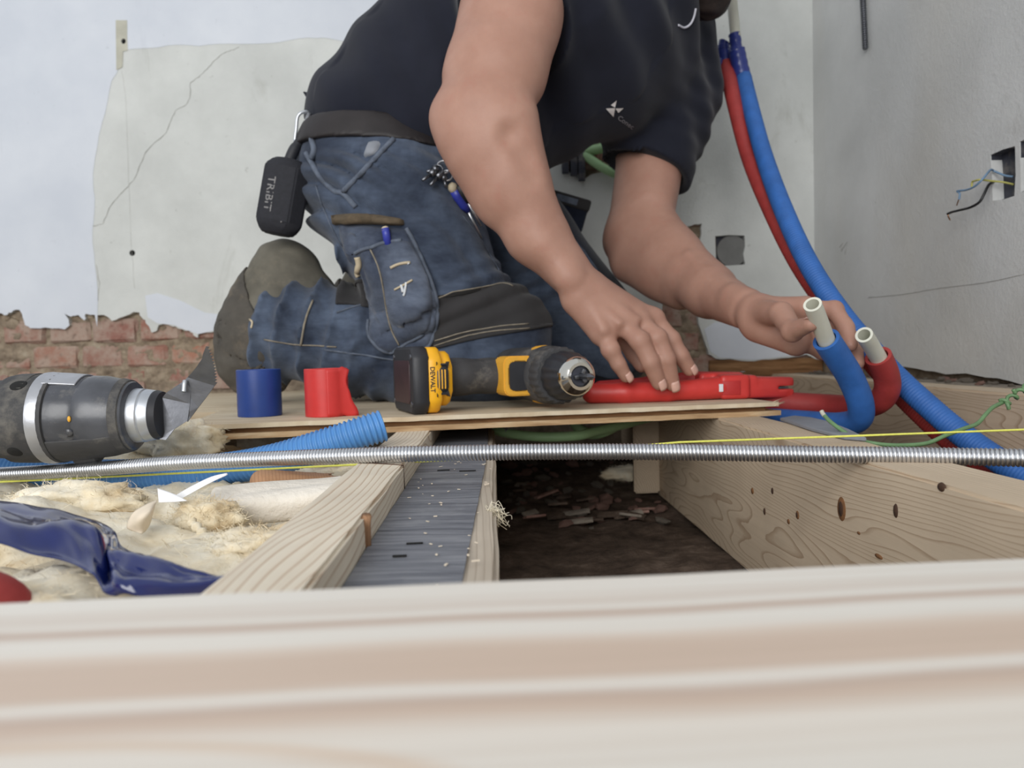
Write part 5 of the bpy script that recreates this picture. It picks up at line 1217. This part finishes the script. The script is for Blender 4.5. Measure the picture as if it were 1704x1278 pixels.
# waist: cut along the belt line
belt_D = g.D.copy()
wp, wn = A3(580, 229, 1.19), np.array((.10, 0, 1.0))
g.cut(np.array(wp)+np.array((0, 0, .012)), wn); g.cut(A3(436, 556, 1.30), A3(300, 546, 1.30)-A3(500, 556, 1.30))
sd_ = ankN-kneeN; sl_ = np.linalg.norm(sd_); sd_ /= sl_
td_ = kneeN-hipN; tl_ = np.linalg.norm(td_); td_ /= tl_
W5, W6, W7 = Waves(11, 22, 8), Waves(12, 60, 10), Waves(13, 34, 8)
def folds(P):
    t = (P-kneeN)@sd_; near = (P[:, 1] < 1.40)
    lo_shin = 1/(1+np.exp(-(t-.17)/.025))*near*(P[:, 2] < .27)
    ph = t/.040*2*math.pi+1.3*W5(P); bunch = (np.abs(np.sin(ph/2))**.7-.6)*.0150
    s = (P-hipN)@td_; hip = np.exp(-((s+.01)/.09)**2)*near/(1+np.exp((P[:, 2]-wp[2]+.025)/.006))
    perp = P@np.array((.35, .0, .94)); cr = np.sin(perp*2*math.pi/.042+1.6*W5(P))
    kneeb = np.exp(-((s-tl_*.80)/.05)**2)*near; kb = np.sin(s*2*math.pi/.03+1.5*W5(P))
    far = (~near)
    rid = lambda q: 1-2*np.abs(np.sin(q))
    hipr = rid(perp*math.pi/.034+.9*W5(P)+2.0*P[:, 0]*6)*hip*.0100
    thigh = near*np.exp(-((s-.17)/.12)**2)*rid((P@np.array((.75, .3, .6)))*math.pi/.05+1.2*W5(P))*.0042
    return bunch*lo_shin+hip*cr*.0022+hipr+thigh+kneeb*kb*.004+.0030*W7(P)*(near*.9)+.0013*W6(P)+far*.0035*W7(P)
g.disp(folds, .028)
jg = g
jeans = np_obj('jeans', g.mesh(1), MT['denim'], PM)
jb = bvh_of(jeans)
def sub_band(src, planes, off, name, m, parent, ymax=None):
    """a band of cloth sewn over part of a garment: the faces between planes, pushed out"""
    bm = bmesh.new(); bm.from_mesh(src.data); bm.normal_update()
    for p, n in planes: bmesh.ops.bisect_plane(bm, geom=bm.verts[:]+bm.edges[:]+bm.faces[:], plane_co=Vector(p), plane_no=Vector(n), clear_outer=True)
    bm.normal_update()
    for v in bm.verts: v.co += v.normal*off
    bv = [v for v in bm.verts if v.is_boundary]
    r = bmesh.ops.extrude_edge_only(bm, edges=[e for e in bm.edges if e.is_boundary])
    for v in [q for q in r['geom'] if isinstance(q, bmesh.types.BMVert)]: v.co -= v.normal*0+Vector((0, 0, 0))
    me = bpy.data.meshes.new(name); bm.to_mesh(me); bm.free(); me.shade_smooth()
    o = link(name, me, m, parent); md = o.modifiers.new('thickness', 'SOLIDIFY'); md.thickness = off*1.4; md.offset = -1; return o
# black knee panel around the near knee
def plane_px(a, b, Y, out):
    A_, B_ = Vector(at(*a, Y)), Vector(at(*b, Y)); d = B_-A_; n = Vector((-d.z, 0, d.x)); o_ = Vector(at(*out, Y))-A_
    return A_, (n if n.dot(o_) > 0 else -n)
kp = sub_band(jeans, [plane_px((725, 498), (850, 470), 1.20, (760, 300)), plane_px((720, 575), (880, 545), 1.20, (800, 640)), plane_px((720, 470), (722, 600), 1.20, (600, 540)), ((0, 1.36, 0), (0, 1, 0))], .0032, 'knee_panel', MT['kneepad'], jeans)
for pts in ([(726, 497), (760, 484), (800, 477), (835, 474), (852, 478)], [(722, 574), (770, 560), (820, 552), (880, 546)], [(724, 566), (770, 552), (820, 545), (878, 539)]):
    P = hit_line(jb, pts, 5, .0034)
    if len(P) > 3: mk('stitch_line', tube(P, .0011, 5), MT['seam'], jeans)
dk = sub_band(jeans, [plane_px((560, 470), (640, 470), 1.25, (600, 400)), plane_px((560, 505), (640, 512), 1.25, (600, 600)), plane_px((568, 470), (570, 520), 1.25, (500, 500)), plane_px((622, 470), (622, 520), 1.25, (700, 500)), ((0, 1.30, 0), (0, 1, 0))], .003, 'calf_panel', MT['kneepad'], jeans)
dkf = sub_band(jeans, [((0, 1.405, 0), (0, -1, 0)), ((at(700, 300, 1.45).x, 0, 0), (-1, 0, 0))], .0012, 'far_leg_shade', MT['denimd'], jeans)  # darker denim skin over the far leg, its shade put into the colour
# cargo pocket on the thigh
wv = lambda u, v: .004*math.sin(9*v+5*u+2*noise.noise(Vector((u*4, v*4, 1))))+.003*noise.noise(Vector((u*9, v*9, 5)))
pk = mk('cargo_pocket', coons(jb, [(562, 369), (588, 372), (630, 376), (675, 380)], [(675, 380), (700, 425), (722, 470), (729, 520), (720, 565), (704, 588)], [(612, 560), (630, 582), (650, 588), (668, 590), (704, 588)], [(562, 369), (576, 412), (602, 462), (611, 500), (614, 530), (612, 560)], 30, 40, .026, .003, .003, wv, 1.2), MT['denimp'], jeans)
pb = bvh_of(pk)
mk('pocket_flap', coons(jb, [(550, 358), (582, 355), (620, 356), (672, 364)], [(672, 364), (674, 376)], [(552, 376), (582, 374), (630, 376), (674, 378)], [(550, 358), (552, 376)], 20, 5, .004, .001, .012, None, 1.2), MT['brown'], jeans)
ph = mk('phone_pocket', coons(pb, [(616, 413), (640, 403), (668, 399), (682, 402)], [(682, 402), (704, 440), (718, 480), (720, 520), (712, 552)], [(664, 574), (690, 566), (712, 552)], [(616, 413), (634, 460), (642, 510), (650, 545), (664, 574)], 16, 26, .010, .002, .002, lambda u, v: .003*math.sin(8*v+3*u), 1.18), MT['denimp'], jeans)
pb2 = bvh_of(ph)
def on_cloth(name, pts, r, m, lift=.001, trees=(pb2, pb, jb), parent=jeans):
    P = []
    for p in smooth_path([Vector((x, y, 0)) for x, y in pts], 5):
        best = None
        for t in trees:
            h, n_ = hit(t, p.x, p.y)
            if h is not None and (best is None or h.y < best[0].y): best = (h, n_)
        if best: P.append(best[0]+best[1]*lift)
    if len(P) > 2: return mk(name, tube(P, r, 6), m, parent)
on_cloth('pocket_piping', [(617, 415), (628, 440), (636, 470), (642, 505), (650, 545), (664, 574)], .0013, MT['seam'])
on_cloth('pocket_piping', [(616, 413), (640, 404), (668, 400)], .003, MT['seamd'])
on_cloth('pocket_piping', [(676, 380), (690, 405), (704, 440), (718, 474), (727, 515), (720, 560), (704, 586)], .0036, MT['seamd'])
on_cloth('pocket_piping', [(612, 532), (613, 556), (630, 578), (650, 586), (664, 578), (704, 556)], .0028, MT['seamd'])
on_cloth('bar_tack', [(650, 446), (664, 440), (682, 437)], .0022, MT['tan']); on_cloth('bar_tack', [(657, 482), (672, 474), (686, 466)], .0016, MT['tan'])
on_cloth('paint_drip', [(668, 474), (671, 486)], .0022, MT['paint']); on_cloth('paint_drip', [(676, 470), (674, 484), (672, 492)], .0018, MT['paint']); on_cloth('paint_drip', [(679, 438), (680, 440)], .002, MT['paint'])
on_cloth('pull_tab', [(594, 428), (597, 440), (595, 452), (598, 460)], .0048, MT['tan'])
on_cloth('pocket_edge', [(590, 422), (602, 416), (616, 412)], .0028, MT['seamd'])
# seams and front pocket edge
for pts, r_, m_ in (([(526, 310), (540, 350), (566, 405), (598, 455)], .0014, 'seamd'), ([(655, 232), (630, 258), (600, 290), (572, 318)], .0042, 'seamd'), ([(510, 255), (530, 290), (556, 318), (572, 322), (592, 345)], .0045, 'seamd'), ([(594, 226), (600, 222), (610, 218)], .003, 'seamd'),
                    ([(440, 565), (480, 572), (520, 575), (560, 577)], .0012, 'seam'), ([(500, 575), (505, 545), (512, 520), (520, 500)], .0018, 'seam'), ([(540, 582), (600, 590), (660, 600), (720, 612)], .0016, 'seamd'), ([(770, 360), (800, 400), (830, 450)], .0009, 'seamd'), ([(560, 520), (600, 508), (625, 508)], .0016, 'seamd')):
    on_cloth('seam', pts, r_, MT[m_], .0008, (jb,))
on_cloth('belt_loop', [(520, 232), (524, 250), (520, 262)], .005, MT['seamd'], .002, (jb,)); 
mk('label_patch', coons(jb, [(612, 236), (624, 233), (636, 236)], [(636, 236), (630, 250), (622, 258)], [(603, 262), (612, 262), (622, 258)], [(612, 236), (606, 250), (603, 262)], 5, 6, .002, .001, .002, None, 1.2), MT['slate'], jeans)
on_cloth('frayed_thread', [(414, 530), (420, 536), (418, 546)], .0016, MT['tan'])
# hem ring round the ankle
# --- belt
g = jg; g.D = np.maximum(belt_D-.0055, -(belt_D+.007))
wnn = wn/np.linalg.norm(wn); g.cut(np.array(wp)+wnn*.042, wnn); g.cut(np.array(wp)-wnn*.002, -wnn)
np_obj('belt', g.mesh(1), MT['belt'], PM)

# --- t-shirt
shN, shF = A3(872, -80, 1.19), A3(1100, 70, 1.49)
g = field([A3(520, 200, 1.3), shN, shF, A3(1100, 280, 1.45), A3(900, 280, 1.3), A3(1170, 90, 1.55)], .13, .0044)
g.chain([A3(612, 205, 1.33), A3(706, 130, 1.335), A3(800, 70, 1.335), A3(905, 10, 1.335), A3(1010, -10, 1.34), A3(1070, -15, 1.35)], [.104, .128, .148, .158, .140, .10], .04)
g.cone(A3(640, 215, 1.35), A3(800, 170, 1.33), .115, .118, .05)               # belly
g.cone(A3(800, 165, 1.33), A3(980, 100, 1.34), .112, .128, .05)
g.cone(A3(660, 188, 1.290), A3(790, 196, 1.275), .106, .112, .04)
g.cone(A3(860, 190, 1.31), A3(900, 205, 1.33), .075, .070, .06)               # hanging front
g.cone(A3(980, 110, 1.32), A3(1060, 120, 1.40), .105, .105, .06)
g.cone(A3(905, 10, 1.25), shN, .12, .088, .05); g.cone(A3(1010, 40, 1.40), shF, .12, .095, .05)
g.cone(shN, A3(858, 20, 1.15), .088, .083, .03); 
g.chain([shF, A3(1106, 170, 1.465), A3(1080, 268, 1.430)], [.094, .092, .088], .03)
g.cone(A3(1130, 60, 1.50), A3(1140, 150, 1.49), .055, .05, .05)
# sleeve openings, hem
g.cut(A3(865, 3, 1.14), A3(820, 190, 1.09)-A3(868, -60, 1.17)) if False else None
def cut_local(g, p, n, c, r):
    c = np.array(c); sl = g._sl(c-r, c+r)
    if sl is None: return
    s_, X, Y, Z = sl; n = np.array(n); n = n/np.linalg.norm(n); d = (X-p[0])*n[0]+(Y-p[1])*n[1]+(Z-p[2])*n[2]
    inside = np.sqrt((X-c[0])**2+(Y-c[1])**2+(Z-c[2])**2)-r
    g.D[s_] = np.maximum(g.D[s_], np.minimum(d, -inside).astype(np.float32))
nF = A3(1082, 300, 1.44)-A3(1105, 130, 1.485); cF = A3(1085, 256, 1.445)
cut_local(g, A3(1082, 254, 1.36), np.array((-.46, -.12, -.88)), A3(1090, 335, 1.435), .125)
nN = A3(840, 60, 1.12)-A3(866, -60, 1.17)
cut_local(g, A3(862, 12, 1.145), nN, A3(838, 85, 1.10), .118)
# hollow the sleeves a little round the arms
g.cone(A3(1080, 322, 1.43), A3(1078, 380, 1.42), .066, .066, 0, None, 'sub')
g.cut(A3(515, 184, 1.2), np.array((-.43, 0, -.90)))
W8, W9 = Waves(21, 16, 8), Waves(22, 45, 8)
ax_s = A3(1000, 20, 1.34)-A3(640, 200, 1.34); ax_s /= np.linalg.norm(ax_s); ac_s = np.array((ax_s[2], 0, -ax_s[0]))
def sfold(P):
    t = P@ac_s; u = P@ax_s
    a = np.sin(u*2*math.pi/.085+1.8*W8(P)+P[:, 1]*9)
    arm = np.exp(-(((P-np.array(A3(1090, 200, 1.46)))**2).sum(1))/.012)
    return .0030*a*(1+1.0*(P[:, 1] < 1.25))+.0022*W9(P)+arm*.004*np.sin((P@np.array((.3, -.2, .9)))*2*math.pi/.035+1.5*W8(P))
g.disp(sfold, .03)
shirt = np_obj('tshirt', g.mesh(1), MT['shirt'], PM)
sb = bvh_of(shirt)
mk('hem_corner', tube([at(536, 170, 1.31), at(518, 163, 1.31), at(505, 153, 1.31)], [.016, .008, .001], 8), MT['shirt'], shirt)
P = hit_line(sb, [(1128, 42), (1138, 46), (1148, 40), (1154, 28), (1157, 14)], 6, .001)
if len(P) > 3: mk('collar_tape', tube(P, .0018, 6), MT['collar'], shirt)
# print on the chest
def on_shirt(px, py, lift=.0012):
    h, n_ = hit(sb, px, py); return (h+n_*lift) if h is not None else at(px, py, 1.25)
def tri_print(name, tri, m):
    N = 5; V, Fc, idx = [], [], {}
    for i in range(N+1):
        for j in range(N+1-i):
            a, b = i/N, j/N; c_ = 1-a-b; idx[i, j] = len(V); V.append(on_shirt(tri[0][0]*c_+tri[1][0]*a+tri[2][0]*b, tri[0][1]*c_+tri[1][1]*a+tri[2][1]*b))
    for i in range(N):
        for j in range(N-i):
            Fc.append((idx[i, j], idx[i+1, j], idx[i, j+1]))
            if i+j < N-1: Fc.append((idx[i+1, j], idx[i+1, j+1], idx[i, j+1]))
    return mk(name, (V, Fc), m, shirt)
Z = lambda x, y: (990+x/15.97, 150+y/15.97)
for tri in ([(575, 265), (418, 395), (530, 455)], [(285, 485), (530, 470), (490, 705)], [(540, 480), (755, 470), (620, 595)]): tri_print('chest_logo', [Z(*q) for q in tri], MT['logo'])
tv, tf = text_vf('Conec', 11.5, 0.0)
ca, sa = math.cos(.62), math.sin(.62)
V = [on_shirt(1041+p.x*ca+p.y*sa*.9, 203+p.x*sa-p.y*ca, .0013) for p in tv]
mk('chest_lettering', (V, tf), MT['greylogo'], shirt)

# --- boots
def boot(off, name):
    o_ = np.array(off); B = lambda px, py, Y: A3(px, py, Y)+o_
    bt = bpy.data.objects.new(name, None); COL.objects.link(bt); bt.parent = PM; bt.matrix_parent_inverse = Matrix.Translation(-PM.location)
    g = field([B(350, 400, 1.24), B(530, 660, 1.36)], .05, .0036)
    def last(g, o):
        g.chain([B(464, 458, 1.30), B(442, 505, 1.30), B(421, 560, 1.30), B(417, 600, 1.30), B(428, 622, 1.30)], [.050+o, .055+o, .060+o, .052+o, .036+o], .03); g.cone(B(470, 455, 1.30), B(500, 500, 1.30), .046+o, .05+o, .03)
    last(g, 0)
    W = Waves(31, 45, 8); W2 = Waves(32, 110, 8)
    g.disp(lambda P: .0022*W(P)+.0008*W2(P)+.0008*np.sin((P[:, 0]*.5+P[:, 2])*2*math.pi/.03+W(P)), .02)
    up_ = np_obj('upper', g.mesh(1), MT['boot'], bt)
    g = field([B(350, 400, 1.24), B(530, 660, 1.36)], .05, .0034)
    last(g, .0045); g.cut(B(412, 470, 1.30), np.array((1, 0, .36)))
    in_ = field([B(350, 400, 1.24), B(530, 660, 1.36)], .05, .0034)
    last(in_, -.002)
    g.D = np.maximum(g.D, -in_.D)
    g.disp(lambda P: .0005*np.sin((P[:, 2]*.9+P[:, 0]*.3)*2*math.pi/.022)+.0012*W(P)+.0006*W2(P), .02)
    np_obj('sole', g.mesh(1), MT['sole'], bt)
    return bt
boot((.010, 0, 0), 'boot'); boot((.12, .22, .0), 'boot')

# ------------------------------------------------------------------ things he carries
SPY = 1.235
SPK = thing('portable_speaker', 'black eight-sided portable speaker hanging from a clip on his belt', 'speaker', at(470, 385, SPY))
a_, b_ = at(482, 268, SPY), at(462, 384, SPY); axs = (b_-a_).normalized(); sx = Vector((0, 1, 0)).cross(axs).normalized(); sy = axs.cross(sx)
def spk(u, v, wv_): return a_+axs*(wv_*(b_-a_).length)+sx*u+sy*v
tilt = .18
def ngon(r, ph, n=8): return [(r*math.cos(2*math.pi*k/n+ph), r*.8*math.sin(2*math.pi*k/n+ph)) for k in range(n)]
prof = [(-.02, .020), (.0, .026), (.10, .0375), (.14, .0385), (.86, .0385), (.90, .0378), (1.02, .0300), (1.06, .023)]
V = []
for wv_, r in prof:
    for u, v in ngon(r, .2): V.append(spk(u, v, wv_))
Fc = [(i*8+k, i*8+(k+1) % 8, (i+1)*8+(k+1) % 8, (i+1)*8+k) for i in range(len(prof)-1) for k in range(8)]+[tuple(range(7, -1, -1)), tuple((len(prof)-1)*8+k for k in range(8))]
bm = bmesh.new(); vs = [bm.verts.new(v) for v in V]
for f in Fc: bm.faces.new([vs[i] for i in f])
bmesh.ops.bevel(bm, geom=bm.edges[:], offset=.0022, segments=2, affect='EDGES'); bmesh.ops.recalc_face_normals(bm, faces=bm.faces[:])
sp = mk('speaker_body', bmvf(bm), MT['speaker'], SPK, smooth=35); spb = bvh_of(sp)
tv, tf = text_vf('TRIBIT', 13.5, 0.0, 1.05)
V = []
for p in tv:
    cx, cy = 448.5, 322; an = math.radians(98.5); dx, dy = math.cos(an), math.sin(an)
    X_, Y_ = p.x*1.45, p.y*1.25; q = (cx+dx*X_+dy*Y_, cy+dy*X_-dx*Y_); h, n_ = hit(spb, *q); V.append((h+n_*.0006) if h is not None else at(*q, SPY-.03))
mk('lettering', (V, tf), MT['greytxt'], sp, smooth=False)
h, n_ = hit(spb, 468, 369)
if h is not None: lump('status_light', h, .0016, MT['greytxt'], sp, 3, 1, .05)
mk('strap', tube(smooth_path([at(480, 272, SPY), at(488, 252, SPY+.005), at(496, 240, SPY+.01), at(498, 236, SPY+.012)], 5), [.009]*8+[.008]*8, 10), MT['blackp'], SPK)
CR = thing('carabiner', 'slim grey carabiner hooking the black speaker to his belt', 'carabiner', at(495, 240, 1.24))
mk('ring', tube(smooth_path([at(497, 238, 1.248), at(491, 234, 1.246), at(493, 215, 1.246), at(495, 196, 1.246), at(501, 188, 1.246), at(510, 186, 1.25), at(516, 190, 1.255)], 6), .0026, 10), MT['alu'], CR)
mk('gate', tube([at(514, 190, 1.252), at(508, 208, 1.248), at(506, 228, 1.247), at(503, 242, 1.247), at(498, 240, 1.247)], .0034, 10), MT['silverp'], CR)
# pen in the thigh pocket
hpen, _n = hit(pb, 643, 396) if hit(pb, 643, 396)[0] is not None else hit(jb, 643, 396)
py_ = hpen.y-.004
PEN = thing('pen', 'blue pen with a pale tip in his thigh pocket', 'pen', at(644, 392, py_))
mk('barrel', tube([at(641, 380, py_), at(643, 390, py_), at(646, 410, py_+.004)], .0058, 12), MT['bluepen'], PEN); mk('pen_cap', tube([at(640, 377, py_), at(640.5, 379, py_), at(641.5, 383, py_)], [.0035, .0052, .0058], 12), MT['tan'], PEN)
# keys and slim screwdrivers at the front of his hip
def front_y(px, py, d=.012):
    ys = [h[0].y for h in (hit(jb, px, py), hit(sb, px, py)) if h[0] is not None]; return (min(ys) if ys else 1.2)-d
KY = thing('key_bunch', 'bunch of dark keys and rings clipped at his waist', 'keys', at(735, 290, front_y(735, 290)))
def ring_at(px, py, r, tube_r, name, m, tilt_=.6):
    c_ = at(px, py, front_y(px, py)); P = [c_+Vector((r*math.cos(t), r*tilt_*math.sin(t)*.5, r*math.sin(t))) for t in [k*2*math.pi/20 for k in range(21)]]; return mk(name, tube(P, tube_r, 6), m, KY)
ring_at(738, 278, .010, .0014, 'key_ring', MT['steel']); ring_at(744, 292, .008, .0013, 'key_ring', MT['steel']); ring_at(728, 283, .008, .0016, 'key_ring', MT['dullsteel'])
for (x_, y_, x2, y2) in ((725, 284, 703, 300), (735, 287, 716, 308), (738, 292, 742, 312), (728, 280, 710, 286)):
    p_, q_ = at(x_, y_, front_y(x_, y_)), at(x2, y2, front_y(x2, y2)); mk('key', join(tube([p_, p_.lerp(q_, .4)], [.0055, .005], 8), tube([p_.lerp(q_, .4), q_], [.003, .0022], 6)), MT['dullsteel'], KY)
SDV = thing('screwdriver', 'slim silver screwdriver with brass-topped dark blue handle at his hip', 'screwdriver', at(790, 370, front_y(790, 370)))
y1_, y2_ = front_y(755, 312), front_y(800, 390)
Q = lambda px, py: at(px, py, y1_+(y2_-y1_)*(py-312)/78)
mk('handle', tube([Q(756, 316), Q(762, 326), Q(772, 342), Q(779, 352)], [.008, .0085, .0075, .004], 12), MT['bluepen'], SDV); mk('end_cap', tube([Q(749, 306), Q(752, 310), Q(757, 318)], [.004, .0075, .0075], 12), MT['tan'], SDV); mk('shaft', tube([Q(778, 350), Q(801, 397)], .0022, 8), MT['steel'], SDV)
S2 = thing('screwdriver', 'second thin silver shaft beside the blue-handled screwdriver', 'screwdriver', Q(790, 360)); mk('handle', tube([Q(764, 308), Q(770, 322), Q(778, 336)], [.007, .0075, .005], 10), MT['blackp'], S2); mk('shaft', tube([Q(777, 334), Q(800, 376)], .0019, 8), MT['steel'], S2)
# pouch on the far hip
c_ = at(945, 352, 1.50)
PO = thing('tool_pouch', 'dark blue flapped pouch on the far side of his waist', 'pouch', c_)
RM = Matrix.Translation(c_) @ Matrix.Rotation(.30, 4, 'Y')
mk('pouch_body', xf(box(-.045, .036, -.02, .03, -.036, .022, .008, 3), RM), MT['denimd'], PO); mk('flap', xf(box(-.045, .038, -.026, .032, .006, .028, .006, 3), RM), MT['kneepad'], PO); mk('flap_edge', xf(box(-.030, .012, -.0275, -.0255, .010, .022, .001), RM), MT['seamd'], PO)
